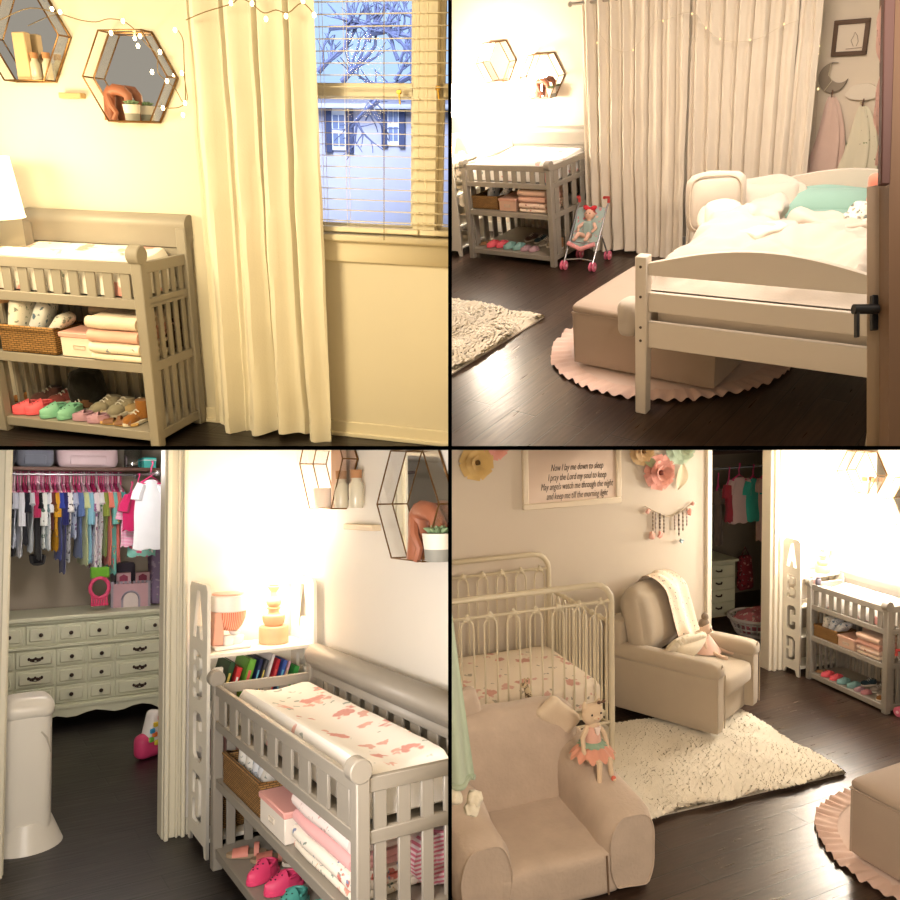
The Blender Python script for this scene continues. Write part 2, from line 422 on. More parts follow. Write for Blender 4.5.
def clog(label, c, s, col, rz=0, group=None, lift=0):
    t = thing('toddler_clog', label, 'shoe', c, rz, group)
    m = paint(col, .5, 'moulded_foam', .04, 0)
    b = MB(); out = []
    for k in range(20):
        a = 2 * PI * k / 20; x = math.cos(a) * (.42 + .06 * math.sin(a)); y = math.sin(a)
        out.append((x * s * .48 * (1.05 if y > 0 else .85), y * s * .5))
    b.prism([(q[0], q[1]) for q in out], 0, s * .12, 2); b.build('sole', m, t, bev=.004)
    b = MB()
    def f(u, v):
        a = PI * u; y = s * (-.02 + .5 * v); w = s * .21 * math.sqrt(max(.02, 1 - max(0, v - .15) ** 2 / .75)); hh = s * (.36 - .2 * v)
        return (math.cos(a) * w, y, s * .1 + math.sin(a) * hh)
    b.grid(f, 14, 9)
    b.add([f(i / 13, 1) for i in range(14)] + [(0, s * .49, s * .1)], [(i, i + 1, 14) for i in range(13)])
    def g(u, v):
        a = PI + PI * u; return (math.cos(a) * s * .19, math.sin(a) * s * .42 * 1.0 + 0, s * (.1 + .2 * v))
    b.grid(g, 14, 3); b.build('upper', m, t)
    b = MB(); b.tube([(math.cos(PI + PI * k / 10) * s * .21, math.sin(PI + PI * k / 10) * s * .3 - s * .02, s * .33) for k in range(11)], s * .03, 6)
    b.build('heel_strap', m, t)
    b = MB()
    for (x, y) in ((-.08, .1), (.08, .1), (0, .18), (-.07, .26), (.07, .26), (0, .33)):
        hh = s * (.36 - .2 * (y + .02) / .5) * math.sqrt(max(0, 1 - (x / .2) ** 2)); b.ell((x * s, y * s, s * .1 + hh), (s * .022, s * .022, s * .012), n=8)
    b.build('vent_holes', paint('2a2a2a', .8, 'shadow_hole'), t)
    return t
def sandal(label, c, s, col, sole, rz=0, group=None):
    t = thing('toddler_sandal', label, 'shoe', c, rz, group)
    out = []
    for k in range(20):
        a = 2 * PI * k / 20; out.append((math.cos(a) * s * .2, math.sin(a) * s * .5))
    MB().prism(out, 0, s * .1, 2).build('sole', paint(sole, .7), t, bev=.003)
    b = MB()
    for (y, h) in ((.24, .11), (.06, .15), (-.24, .22)):
        for e_ in (0, .02): b.grid(lambda u_, v_: (math.cos(PI * u_) * s * (.2 + e_), (y + (v_ - .5) * (.20 if y > 0 else .12)) * s, s * .06 + math.sin(PI * u_) * s * (h + e_) * (1.0 - .15 * (v_ if y > 0 else 0))), 12, 4)
    b.build('straps', paint(col, .6), t); return t
def sneaker(label, c, s, col, rz=0, group=None, high=False, lace='e8e4dc'):
    t = thing('toddler_boot' if high else 'toddler_sneaker', label, 'shoe', c, rz, group)
    out = [(math.cos(2 * PI * k / 20) * s * .2 * (1.05 if math.sin(2 * PI * k / 20) > 0 else .85), math.sin(2 * PI * k / 20) * s * .5) for k in range(20)]
    MB().prism(out, 0, s * .1, 2).build('sole', paint('d8d0c2', .7), t, bev=.003)
    b = MB(); b.ell((0, s * .2, s * .13), (s * .18, s * .29, s * .18)); b.ell((0, -s * .2, s * .2), (s * .17, s * .28, s * .2))
    hh = .62 if high else .38
    b.tube([(0, -.2 * s, .12 * s), (0, -.22 * s, hh * .6 * s), (0, -.24 * s, hh * s)], [s * .19, s * .18, s * .19], 14)
    b.build('upper', cloth(col), t)
    b = MB()
    for i in range(4):
        y = (.2 - .1 * i) * s; z = (.27 + .045 * i) * s
        b.tube([(-.1 * s, y, z - .02 * s), (0, y, z + .03 * s), (.1 * s, y, z - .02 * s)], s * .018, 5)
    b.build('laces', cloth(lace), t); return t
def hex_shelf(label, c, R, dp, rz=0, lean=0):
    """flat-topped hexagon of brass wire and glass with a mirror back; its back against y = 0, opening to -y; c is its centre on the wall"""
    t = thing('hexagon_mirror_shelf', label, 'mirror shelf', c, rz)
    V = [(R * math.cos(PI / 3 * k), R * math.sin(PI / 3 * k)) for k in range(6)]
    b = MB(); b.prism(V, -.012, -.004, 1); b.build('mirror', MIRROR, t, smooth=False)
    b = MB()
    for y, r in ((-.01, .006), (-dp, .004)):
        b.tube([(q[0], y, q[1]) for q in V] , r, 6, closed=True)
    for q in V: b.cyl((q[0], -.004, q[1]), (q[0], -dp, q[1]), .004, 6)
    b.build('brass_frame', BRASS, t)
    for k in range(6):
        a, q = V[k], V[(k + 1) % 6]
        b = MB(); b.add([(a[0], -.012, a[1]), (q[0], -.012, q[1]), (q[0], -dp, q[1]), (a[0], -dp, a[1])] + [(a[0] * .99, -.012, a[1] * .99), (q[0] * .99, -.012, q[1] * .99), (q[0] * .99, -dp, q[1] * .99), (a[0] * .99, -dp, a[1] * .99)], [(0, 1, 2, 3), (7, 6, 5, 4), (0, 4, 5, 1), (2, 6, 7, 3), (1, 5, 6, 2), (0, 3, 7, 4)])
        b.build('glass_panel', GLASS, t, smooth=False)
    return t
def figurine(label, c, s=1, rz=0):
    t = thing('carved_figurine', label, 'figurine', c, rz, sc_=s)
    m = paint('a8674a', .55, 'carved_brown_wood', .18, .2, 30)
    b = MB()
    b.tube([(-.035, 0, 0), (-.035, 0, .05), (-.03, 0, .11), (-.02, 0, .135)], [.03, .026, .027, .018], 10)
    b.tube([(-.035, 0, .11), (.0, -.005, .125), (.035, -.004, .12), (.06, 0, .10), (.062, 0, .06), (.055, 0, 0)], [.02, .024, .024, .02, .017, .019], 10)
    b.tube([(-.03, -.015, .1), (-.01, -.025, .06), (.008, -.02, .03), (-.01, -.02, .0)], [.014, .013, .011, .012], 8)
    b.build('figurine_body', m, t); return t
def succulent(label, c, s=1, rz=0):
    t = thing('potted_succulent', label, 'potted plant', c, rz, sc_=s)
    b = MB(); b.lathe([(.028, 0), (.03, .004), (.032, .028)]); b.build('pot_base', paint('8f8f88', .7, 'grey_cement'), t)
    b = MB(); b.lathe([(.032, .028), (.036, .06), (.037, .064), (.03, .064), (.029, .056)]); b.build('pot', paint('e8e0d2', .6), t)
    b = MB()
    for ring, (n, r, a) in enumerate(((9, .034, .35), (7, .024, .8), (4, .012, 1.2))):
        for k in range(n):
            th = 2 * PI * k / n + ring * .4
            d = Vector((math.cos(th) * math.cos(a), math.sin(th) * math.cos(a), math.sin(a)))
            o = Vector((0, 0, .064)); b.tube([o, o + d * r * .6, o + d * r * 1.05], [.004, .008, .0008], 6)
    b.build('leaves', paint('7d9670', .6, 'succulent_leaf'), t); return t
def cork_bottle(label, c, s=1, group=None):
    t = thing('cork_bottle', label, 'bottle', c, 0, group, sc_=s)
    MB().lathe([(.02, 0), (.022, .005), (.022, .07), (.014, .082), (.014, .095)]).build('bottle_glass', paint('cfc7b0', .2, 'filled_glass'), t)
    MB().lathe([(.017, .09), (.018, .115)]).build('cork', paint('a87850', .8, 'cork'), t); return t
def table_lamp(label, c, s=1, st=30, col='fff2d8'):
    t = thing('table_lamp', label, 'lamp', c, 0, sc_=s)
    m = paint('dcae88', .5, 'pale_turned_wood', .05, 0)
    MB().lathe([(.10, 0), (.105, .006), (.105, .10), (.10, .107), (.06, .11), (.075, .13), (.082, .16), (.078, .175), (.05, .18), (.04, .19), (.038, .21), (.05, .215), (.05, .222), (.035, .228), (.05, .24), (.055, .262), (.045, .282), (.028, .29), (.022, .32), (.04, .345), (.048, .355), (.03, .36), (.045, .375), (.045, .38), (.01, .382), (.01, .46)], n=32).build('turned_base', m, t)
    sh = MB(); n = 40
    vs = []; 
    for (r, z) in ((.20, .39), (.17, .66)):
        for k in range(n): vs.append((r * math.cos(2 * PI * k / n), r * math.sin(2 * PI * k / n), z))
    sh.add(vs, [(k, (k + 1) % n, n + (k + 1) % n, n + k) for k in range(n)])
    sh.tube([(.20 * math.cos(2 * PI * k / n), .20 * math.sin(2 * PI * k / n), .39) for k in range(n)], .003, 5, closed=True)
    sh.build('lamp_shade', glow(col, st, 'lit_lamp_shade'), t)
    return t
def light(kind, p, loc, power, col, size=.3, rot=None, name='lamp_or_fill_light', target=None):
    d = bpy.data.lights.new(name, kind); d.energy = power; d.color = lin(col)[:3]
    if kind == 'AREA': d.shape = 'SQUARE'; d.size = size
    elif kind in ('POINT', 'SPOT'): d.shadow_soft_size = size
    o = bpy.data.objects.new(name, d); COL.objects.link(o)
    M = Matrix.Translation(loc)
    if target is not None:
        q = (Vector(target) - Vector(loc)).to_track_quat('-Z', 'Y'); M = M @ q.to_matrix().to_4x4()
    o.matrix_basis = M; ROOT.append((o, p)); return o
def curtain(label, x0, x1, y, z0, z1, folds, amp, mt, fl=.0, seed=0, hemlift=0, name='curtain', sag=0):
    t = thing(name, label, 'curtain', ((x0 + x1) / 2, y, z0)); W = x1 - x0; H = z1 - z0
    b = MB(); N = folds * 14
    def f(u, v):
        z = v * H
        ph = u * folds * 2 * PI + .5 * noise.noise(Vector((u * 5 + seed, v * 1.3, 0))) * 2.2
        a = amp * (.55 + .55 * (1 - v)) * (.7 + .5 * noise.noise(Vector((u * folds * .7 + seed, v * .8, 3))))
        yy = a * math.sin(ph) + amp * .35 * math.sin(ph * 2.1 + 1 + v)
        xx = (u - .5) * W * (1 + fl * (1 - v)) + amp * .35 * math.cos(ph)
        yy += .012 * noise.noise(Vector((xx * 6 + seed, z * 5, 5)))
        zz = z + (.018 * math.sin(u * 9 + seed) - .5 * hemlift * u) * (1 - v) ** 3
        return (xx, yy, zz)
    b.grid(f, N, 46)
    b.build('curtain_cloth', mt, t)
    b = MB(); b.grid(lambda u, v: (Vector(f(u, v * .035)) + Vector((0, -.006, 0))), N, 3); b.build('hem', mt, t)
    return t
def rod(label, a, b_, r=.012, mt=None, name='curtain_rod', cat='curtain rod'):
    t = thing(name, label, cat, a); a, b_ = Vector(a), Vector(b_); d = b_ - a
    MB().cyl((0, 0, 0), d, r, 12).build('pole', mt or BRASS, t)
    for q in (Vector((0, 0, 0)), d): MB().ell(q, (r * 1.8,) * 3).build('finial', mt or BRASS, t)
    return t
def string_lights(label, strands, bulbs, r=.011, st=60, wire='7a6238', name='string_lights'):
    t = thing(name, label, 'string lights', strands[0][0]); o = Vector(strands[0][0]); b = MB()
    for s in strands: b.tube([Vector(q) - o for q in s], .0022, 5)
    b.build('wire', paint(wire, .5), t); m = glow('ffe9b0', st, 'warm_bulb')
    for q in bulbs: MB().ell(Vector(q) - o, (r, r, r * 1.3), n=8).build('bulb', m, t)
    return t
def spline(pts, n=6):
    pts = [Vector(q) for q in pts]; out = []
    for i in range(len(pts) - 1):
        a, b, c, d = pts[max(i - 1, 0)], pts[i], pts[i + 1], pts[min(i + 2, len(pts) - 1)]
        for k in range(n):
            t = k / n
            out.append(.5 * ((2 * b) + (c - a) * t + (2 * a - 5 * b + 4 * c - d) * t * t + (3 * b - a - 3 * c + d) * t ** 3))
    out.append(pts[-1]); return out
def holed(name, outer, holes, th, mt, parent, M):
    """flat board with cut-outs: outline and holes in x, z; thickness th along y"""
    cu = bpy.data.curves.new(name, 'CURVE'); cu.dimensions = '2D'; cu.fill_mode = 'BOTH'; cu.extrude = th / 2
    for poly in [outer] + holes:
        s = cu.splines.new('POLY'); s.points.add(len(poly) - 1); s.use_cyclic_u = True
        for i, q in enumerate(poly): s.points[i].co = (q[0], q[1], 0, 1)
    o = bpy.data.objects.new(name, cu); COL.objects.link(o)
    bpy.context.view_layer.update()
    me = bpy.data.meshes.new_from_object(o.evaluated_get(bpy.context.evaluated_depsgraph_get()))
    bpy.data.objects.remove(o)
    me.transform(M @ Matrix.Rotation(PI / 2, 4, 'X')); me.materials.clear(); me.materials.append(mt)
    o = bpy.data.objects.new(name, me); COL.objects.link(o); o.parent = parent; return o
def textmesh(name, body, size, mt, parent, M, shear=0, ex=.0006, align='CENTER', width=1):
    cu = bpy.data.curves.new(name, 'FONT'); cu.body = body; cu.size = size; cu.extrude = ex; cu.shear = shear; cu.align_x = align; cu.resolution_u = 2; cu.offset = -.0008
    o = bpy.data.objects.new(name, cu); COL.objects.link(o); bpy.context.view_layer.update()
    me = bpy.data.meshes.new_from_object(o.evaluated_get(bpy.context.evaluated_depsgraph_get()))
    bpy.data.objects.remove(o)
    xs_ = [v_.co.x for v_ in me.vertices]; c_ = (max(xs_) + min(xs_)) / 2; sx = width / (max(xs_) - min(xs_))
    me.transform(M @ Matrix.Rotation(PI / 2, 4, 'X') @ Matrix.Diagonal((sx, 1, 1, 1)) @ Matrix.Translation((-c_, 0, 0))); me.materials.clear(); me.materials.append(mt)
    o = bpy.data.objects.new(name, me); COL.objects.link(o); o.parent = parent; return o
LETT = {
'A': [[(-.3, 0), (-.12, 0), (-.07, .25), (.07, .25), (.12, 0), (.3, 0), (.08, 1), (-.08, 1)]],
'B': [[(-.26, .0), (.1, .0), (.26, .12), (.26, .4), (.12, .5), (.26, .6), (.26, .88), (.1, 1), (-.26, 1), (-.26, .78), (-.12, .78), (-.12, .88), (.04, .88), (.1, .82), (.1, .66), (.0, .58), (-.12, .58), (-.12, .68), (-.26, .68), (-.26, .30), (-.12, .30), (-.12, .42), (.04, .42), (.1, .36), (.1, .18), (.02, .12), (-.12, .12), (-.12, .2), (-.26, .2)]],
'C': [[(.26, .1), (.26, .36), (.08, .36), (.08, .2), (-.08, .2), (-.08, .8), (.08, .8), (.08, .64), (.26, .64), (.26, .9), (.14, 1), (-.14, 1), (-.26, .9), (-.26, .1), (-.14, 0), (.14, 0)]],
'D': [[(-.26, 0), (.1, 0), (.26, .14), (.26, .86), (.1, 1), (-.26, 1), (-.26, .56), (-.12, .56), (-.12, .88), (.04, .88), (.1, .8), (.1, .2), (.04, .12), (-.12, .12), (-.12, .44), (-.26, .44)]]}
def abc_shelf(label, W, D, H, z_sh, loc, rz=0, letters='ABCD'):
    """bookcase whose side boards carry cut-out letters; boards at x=0 and x=W, open front toward -y"""
    t = thing('letter_bookcase', label, 'bookcase', loc, rz); m = paint('ece6d8', .5, 'cream_painted_board', .03, .02)
    n = len(letters)
    for x, nm in ((0, 'side_board'), (W, 'side_board')):
        outer = [(0, 0), (.03, .05), (D - .03, .05), (D, 0), (D, H - .03), (D - .03, H), (.03, H), (0, H - .03)]
        outer = [(.0, 0), (.035, 0), (.05, .05), (D - .05, .05), (D - .035, 0), (D, 0), (D, H - .03), (D - .03, H), (.03, H), (0, H - .03)]
        holes = []
        for i, ch in enumerate(letters):
            z0 = H - (i + 1) * (H - .1) / n + .03; hh = (H - .1) / n - .07
            for poly in LETT[ch]: holes.append([(D / 2 - q[0] * D * .95, z0 + q[1] * hh) for q in reversed(poly)])
        holed(nm, outer, holes, .018, m, t, Matrix.Translation((x, 0, 0)) @ Matrix.Rotation(PI / 2, 4, 'Z'))
    for z in z_sh: MB().bb((.009, .01, z - .02), (W - .009, D - .01, z)).build('shelf_board', m, t, bev=.003)
    return t

def lightc(p, pos, power, col, size, tgt, name='fill_light'):  # added area fill to brighten a room, no ceiling lamp there
    """added fill light of room p given by its place seen from the camera (right, down, forward)"""
    M = ROOM[p].inverted() @ C2W
    return light('AREA', p, M @ Vector(pos), power, col, size, target=M @ Vector(tgt), name=name)
def camframe(p, u, v, d):
    """upright frame at distance d along the line of sight (x right, y away, z up)"""
    return ROOM[p].inverted() @ C2W @ Matrix.Translation(((u - 450) / FPX * d, (v - 450) / FPX * d, d)) @ Matrix(((1, 0, 0, 0), (0, 0, -1, 0), (0, 1, 0, 0), (0, 0, 0, 1)))

# ================================================================== TOP LEFT: changing table, curtain and window
CUR[0] = 1
PANE = clear('window_glass', .0015)
YW = 3.58
WALL1 = paint('dbd3c0', .8, 'beige_wall_paint', .02, .04, 90)
TRIM1 = paint('e6dcc4', .5, 'cream_trim_paint', .02, .02)
def q(u, v, ax, c): return at(CUR[0], u, v, ax, c)
wx0, wz0, wz1 = -1.62, .985, 2.5
wm0, wm1 = q(413, 200, 1, YW).x, q(436, 200, 1, YW).x
b = MB(); b.bb((-4.2, YW, 0), (wx0, YW + .1, 2.7)); b.bb((wx0, YW, 0), (.3, YW + .1, wz0)); b.bb((wx0, YW, wz1), (.3, YW + .1, 2.7))
struct('wall_back', b, WALL1)
b = MB(); b.bb((-4.2, 1.2, -.05), (.3, YW + .1, 0)); struct('floor', b, planks(0))
b = MB(); b.bb((-4.2, YW - .014, 0), (.3, YW, .075)); b.bb((-4.2, YW - .028, 0), (.3, YW - .01, .02)); struct('baseboard_back', b, TRIM1, bev=.003)
# window: frame, sill, apron, meeting rails, panes
w = thing('window_1', None, None, (0, YW, 0)); w['kind'] = 'structure'; w['label'] = 'white framed double window behind blinds in the top left view'
b = MB(); b.bb((wx0 - .03, -.055, wz0 - .03), (.3, .05, wz0)); b.build('window_sill', TRIM1, w, bev=.006)
b = MB(); b.bb((wx0 - .01, -.022, wz0 - .125), (.3, .0, wz0 - .03)); b.build('apron', TRIM1, w, bev=.004)
b = MB(); b.bb((wm0, -.01, wz0), (wm1, .1, wz1)); b.bb((wx0, .0, wz0), (wx0 + .04, .1, wz1)); b.build('mullion', TRIM1, w, bev=.003)
for (xa, xb) in ((wx0 + .04, wm0), (wm1, .3)):
    b = MB(); b.bb((xa, .03, 1.565), (xb, .07, 1.62)); b.bb((xa, .055, 1.56), (xb, .085, 1.6)); b.bb((xa, .03, wz0), (xb, .06, wz0 + .045))
    b.bb((xa, .03, wz0), (xa + .02, .06, wz1)); b.bb((xb - .02, .03, wz0), (xb, .06, wz1)); b.build('sash_frame', TRIM1, w, bev=.003)
    MB().bb((xa, .05, wz0), (xb, .054, wz1)).build('window_pane', PANE, w, smooth=False)
SLAT = paint('e9dfc6', .5, 'cream_blind_slat', .02, 0)
for i, (xa, xb) in enumerate(((wx0 + .06, q(421, 200, 1, YW).x), (q(422.5, 200, 1, YW).x, .28))):
    t = thing('window_blind', ('cream slatted blind over the wider left window pane', 'cream slatted blind at the right edge over the second pane')[i], 'window blind', (0, YW - .03, 0), group=None)
    b = MB(); z = wz0 + .06
    while z < wz1:
        b.box(((xa + xb) / 2, 0, z), (xb - xa, .026, .0026), rx=.03); z += .0462
    b.build('slats', SLAT, t)
    b = MB(); b.bb((xa, -.018, wz0 + .012), (xb, .018, wz0 + .034)); b.build('bottom_rail', SLAT, t, bev=.003)
    b = MB()
    for x in ((xa + .12, xb - .33) if i == 0 else ()) + ((xb - .012,) if i == 0 else (xa + .02,)):
        for yy in (-.019, .019): b.cyl((x, yy, wz0 + .03), (x, yy, wz1), .0012, 5)
    b.build('ladder_cords', SLAT, t)
b = MB(); b.tube([q(384, v, 1, YW - .06) for v in (0, 60, 130, 200, 240)], .0025, 6); 
o = b.build('blind_wand', clear('clear_plastic', .35, 'e8e0d0'), None); setp(o, 'clear tilt rod hanging in front of the blind', 'blind wand')
for (u, v) in ((399, 92), (438, 88)):
    t = thing('sash_lock', 'small brass lock on the window sash, ' + ('left one' if u < 420 else 'right one'), 'window lock', q(u, v, 1, YW - .01))
    MB().box((0, 0, 0), (.022, .012, .018)).build('lock_body', paint('c79a3c', .3, 'brass', metal=.8), t, bev=.003)
    MB().bar((0, -.004, 0), (.008, -.01, -.05), .008, .006).build('lock_lever', paint('c79a3c', .3, 'brass', metal=.8), t, bev=.002)
# curtain
CUR1 = cloth('ddd6c4', 'cream_curtain_cloth', 120, .2, .03)
xa = q(197, 200, 1, YW - .1).x; xb = q(326, 440, 1, YW - .1).x
curtain('long cream curtain beside the window', xa, xb, YW - .11, .015, 2.35, 4, .055, CUR1, fl=.06, seed=2)
# changing table
T1 = (-3.17, 3.13)
L1 = .90
tx = -2.145
changing_table('grey changing table against the cream curtain', L1, .43, loc=(tx - L1 + .0, 3.13, 0), hs=(.93, .86, .70, .405, .075, 1.04), nf=9)
changing_pad('rose print changing pad', (tx - L1 / 2, 3.13 + .215, .705), L1 - .12, .33, h=.19)
zs = .405; zb = .075
def on(x, y, z): return (tx - .86 + x, 3.13 + y, z + .003)
basket('brown wicker basket of diapers', on(.20, .12, zs), .30, .2, .115)
diaper('cream print diaper at the left of the wicker basket', on(.12, .11, zs + .04), .17, .25, 0, 0)
diaper('blue print diaper at the middle of the wicker basket', on(.21, .13, zs + .04), .16, .4, .2, 1)
diaper('white diaper leaning at the right of the wicker basket', on(.31, .11, zs + .035), .13, .7, .1, 0)
t = thing('storage_bin', 'grey fabric bin behind the pink lidded box', 'bin', on(.50, .27, zs))
MB().lathe([(.07, 0), (.085, .02), (.10, .17), (.103, .175), (.09, .172)], n=24).build('bin_body', cloth('9d9184'), t)
MB().rbox((-.02, 0, .185), (.16, .14, .05), .02, 5, wob=.012).build('folded_contents', cloth('b7a894'), t)
storage_box('cream box with pink lid beside the blankets', on(.48, .10, zs), .2, .16, .115)
bx = .68
folded('white patterned cloth at the bottom of the blanket stack', on(bx, .14, zs), .27, .26, .032, floral('efe6d6', ['e0a090', 'd0a060'], 14, .25), 0, 1, 1)
folded('floral blanket second from bottom of the stack', on(bx, .14, zs + .034), .27, .27, .052, floral('efe2d2', ['d98a86', '8a96a6'], 16, .3), 0, 2, 5)
folded('smooth pink blanket in the middle of the stack', on(bx, .14, zs + .087), .27, .27, .058, cloth('e8b7a8'), 0, 2, 9)
folded('fluffy off-white blanket on top of the stack', on(bx, .14, zs + .146), .27, .27, .062, cloth('ecd8c4', 'fluffy_fabric', 60, .9, .1), 0, 2, 13)
folded('dark print blanket behind the folded stack', on(.78, .33, zs), .08, .14, .14, floral('4a4038', ['d0b8a8', 'a86a50'], 18, .35), 0, 3, 21)
# shoes on the bottom shelf
sz = .16
def sh(u, y, z=zb): return (q(u, 410, 1, 3.13 + y).x, 3.13 + y, z + .003)
clog('pink clog at the left of its pair', sh(30, .09), sz, 'f0606e', 2.2)
clog('pink clog at the right of its pair', sh(42, .11), sz, 'f0606e', 2.5)
clog('teal clog at the left of its pair', sh(56, .09), sz, '84c4a8', 2.6)
clog('teal clog at the right of its pair', sh(71, .10), sz, '84c4a8', 2.9)
clog('mauve slipper beside the teal clog', sh(84, .07), sz * .75, 'b48ca0', 1.9)
clog('mauve slipper beside the striped sandals', sh(98, .06), sz * .75, 'b48ca0', 1.9)
sneaker('grey sneaker at the left of its pair', sh(107, .22), .19, 'a8a08c', 2.8)
sneaker('grey sneaker at the right of its pair', sh(122, .21), .19, 'a8a08c', 3.0)
sandal('brown striped sandal in front of the sneakers', sh(112, .065), .13, '7a5236', 'd8b070', 1.9)
sandal('brown striped sandal next to the tan boot', sh(124, .06), .13, '7a5236', 'd8b070', 1.7)
sneaker('tan boot against the right slats', sh(136, .11), .17, '9c6834', 2.9, high=True)
sandal('pale strappy sandal behind the mauve slippers', sh(94, .16), .13, 'c8b48c', '8a6a4a', 2.2)
sneaker('brown sneaker in front of the black fuzzy boot', sh(80, .19), .15, '6a4a34', 2.4)
sneaker('beige sneaker behind the tan boot', sh(138, .27), .16, 'b8a078', 2.7)
sandal('orange sandal at the left end of the shelf', sh(6, .12), .15, 'd88a4a', '8a6a4a', 2.2)
sandal('woven orange sandal behind the pink clog', sh(22, .24), .15, 'c8884a', '6a4a3a', 2.0)
sneaker('dark red patterned sneaker behind the teal clogs', sh(66, .27), .18, '8a4a48', 2.6)
sneaker('dark plaid sneaker behind the pink clogs', sh(50, .28), .18, '6a4a48', 2.6)
t = thing('fuzzy_boot', 'black fuzzy boot on the bottom shelf', 'shoe', sh(90, .27)); b = MB(); b.rbox((0, 0, .1), (.15, .17, .2), .06, 8, wob=.012, wf=30); b.build('boot_body', cloth('15130f', 'black_plush', 60, .8), t)
# hexagon shelves on the wall
ch = q(127.5, 77, 1, YW); 
hex_shelf('hexagon mirror shelf nearer the curtain', (ch.x + .045, YW, ch.z - .005), .215, .09)
hy = YW - .05; hz = ch.z - .005 - .215 * math.sin(PI / 3) + .004
figurine('brown figurine in the hexagon shelf nearer the curtain', (q(118, 115, 1, hy).x, hy, hz), 1.05)
succulent('potted succulent in the hexagon shelf', (q(133, 115, 1, hy - .015).x, hy - .02, hz), 1.05)
ch2 = q(25, 38, 1, YW)
hex_shelf('hexagon mirror shelf at the left edge', (ch2.x + .035, YW, ch2.z), .215, .09)
hz2 = ch2.z - .215 * math.sin(PI / 3) + .004
cork_bottle('cork stoppered bottle at the left of its pair', (q(37, 78, 1, hy).x, hy, hz2), 1)
cork_bottle('cork stoppered bottle at the right of its pair', (q(49, 78, 1, hy).x, hy, hz2), 1)
t = thing('wooden_block', 'pale wooden block standing in the left hexagon shelf', 'ornament', (q(27, 78, 1, hy).x, hy, hz2)); MB().bb((-.035, -.02, 0), (.035, .02, .2)).build('block_body', paint('d9b98c', .6, 'pale_wood', .1), t, bev=.004)
t = thing('wall_peg_shelf', 'small wooden wall ledge below the shelves', 'wall ledge', q(75, 96, 1, YW)); MB().bb((-.06, -.04, -.012), (.06, 0, .012)).build('ledge', paint('c8a878', .6, 'pale_wood', .1), t, bev=.003)
# string lights
ys = YW - .1; yc = YW - .22
P_ = lambda l, y: [q(u, v, 1, y) for u, v in l]
strands = [spline(P_([(0, 20), (30, 8), (60, 14), (80, 20), (96, 22), (108, 19), (123, 21), (136, 31), (146, 44), (157, 55), (158, 72), (167, 81), (176, 90), (185, 103), (184, 60), (183, 40), (178, 30)], ys), 4),
           spline(P_([(158, 106), (168, 108), (180, 107), (187, 100), (186, 88), (183, 70)], ys), 4),
           spline(P_([(186, 20), (205, 12), (231, 4), (240, -2), (252, 4), (264, 13), (276, 10), (288, 13), (302, 3), (314, 14)], yc), 4)]
bulbs = P_([(123, 21), (111, 33), (140, 36), (138, 46), (160, 52), (152, 72), (167, 81), (182, 73), (163, 108), (185, 103), (175, 30), (183, 115), (60, 12), (52, 9)], ys) + P_([(231, 3), (252, 3.5), (266, 19), (286, 16), (303, 1), (314, 15)], yc)
string_lights('warm string lights across wall and curtain', strands, bulbs, .008, 14)
strw = [spline(P_([(318, 4), (330, -2), (343, 2), (355, 4), (367, 3), (371, 21), (380, 10), (387, 8)], YW - .09), 3)]
# lamp beside the table: its bright shade enters at the left edge; and the bookcase it stands on
lp = q(-22, 217, 1, 3.25)
t = table_lamp('lit white lamp at the left edge', (lp.x, 3.25, lp.z - .39), 1.0, 1.6, 'fff0cc')
t = abc_shelf('cream bookcase under the lamp', .38, .3, lp.z - .39 + .3, [lp.z - .39, .6, .3, .08], (lp.x - .42, 3.44, 0), -PI / 2, 'ABCD')
light('POINT', 1, (lp.x + .05, 2.98, lp.z + .25), 50, 'ffe4b0', .15)
lightc(1, (-1.7, -1.2, 1.8), 54, 'ffe6b2', .6, (-.7, -.5, 4))
# outside
def at_out(u, v, z=-.7): return q(u, v, 2, z)
hd = 17.0
b = MB(); b.bb((-40, YW + .3, -.75), (40, 60, -.7)); o = b.build('lawn', None or paint('a4b8a4', .95, 'lawn_grass', .25, .3, 8), None, smooth=False); o['kind'] = 'structure'
r0 = at_out(360, 205).y; b = MB(); b.bb((-40, 4.3, -.7), (40, r0, -.68)); struct('path', b, paint('a9b4bf', .9, 'pale_road', .1, .1, 5))
hx0 = q(316, 150, 1, hd).x - 3; hx1 = q(470, 150, 1, hd).x; zt = q(360, 106, 1, hd).z; z0 = q(360, 166, 1, hd).z
t = thing('neighbour_house', 'pale house with dark shutters seen through the window', 'house', (0, hd, 0))
MB().bb((hx0, 0, min(z0, -.7)), (hx1, 5, zt)).build('house_wall', paint('b4b8c8', .9, 'pale_siding', .04, .1, 8), t)
b = MB(); zr = q(360, 76, 1, hd).z
b.prism([(-.5, zt - .05), (2.5, zr + .6), (5.5, zt), (-.5, zt + .18)], hx0 - .4, hx1, 0); 
b = MB(); b.prism([(-.5, zt), (2.5, zr), (5.5, zt)], hx0 - .4, hx1, 0); b.build('roof', paint('8f95a8', .9, 'grey_shingles', .1, .2, 6), t)
MB().bb((hx0 - .4, -.52, zt - .07), (hx1, -.46, zt + .02)).build('gutter', paint('b4bcc8', .6), t)
SH = paint('3a4668', .7, 'blue_shutter', .05)
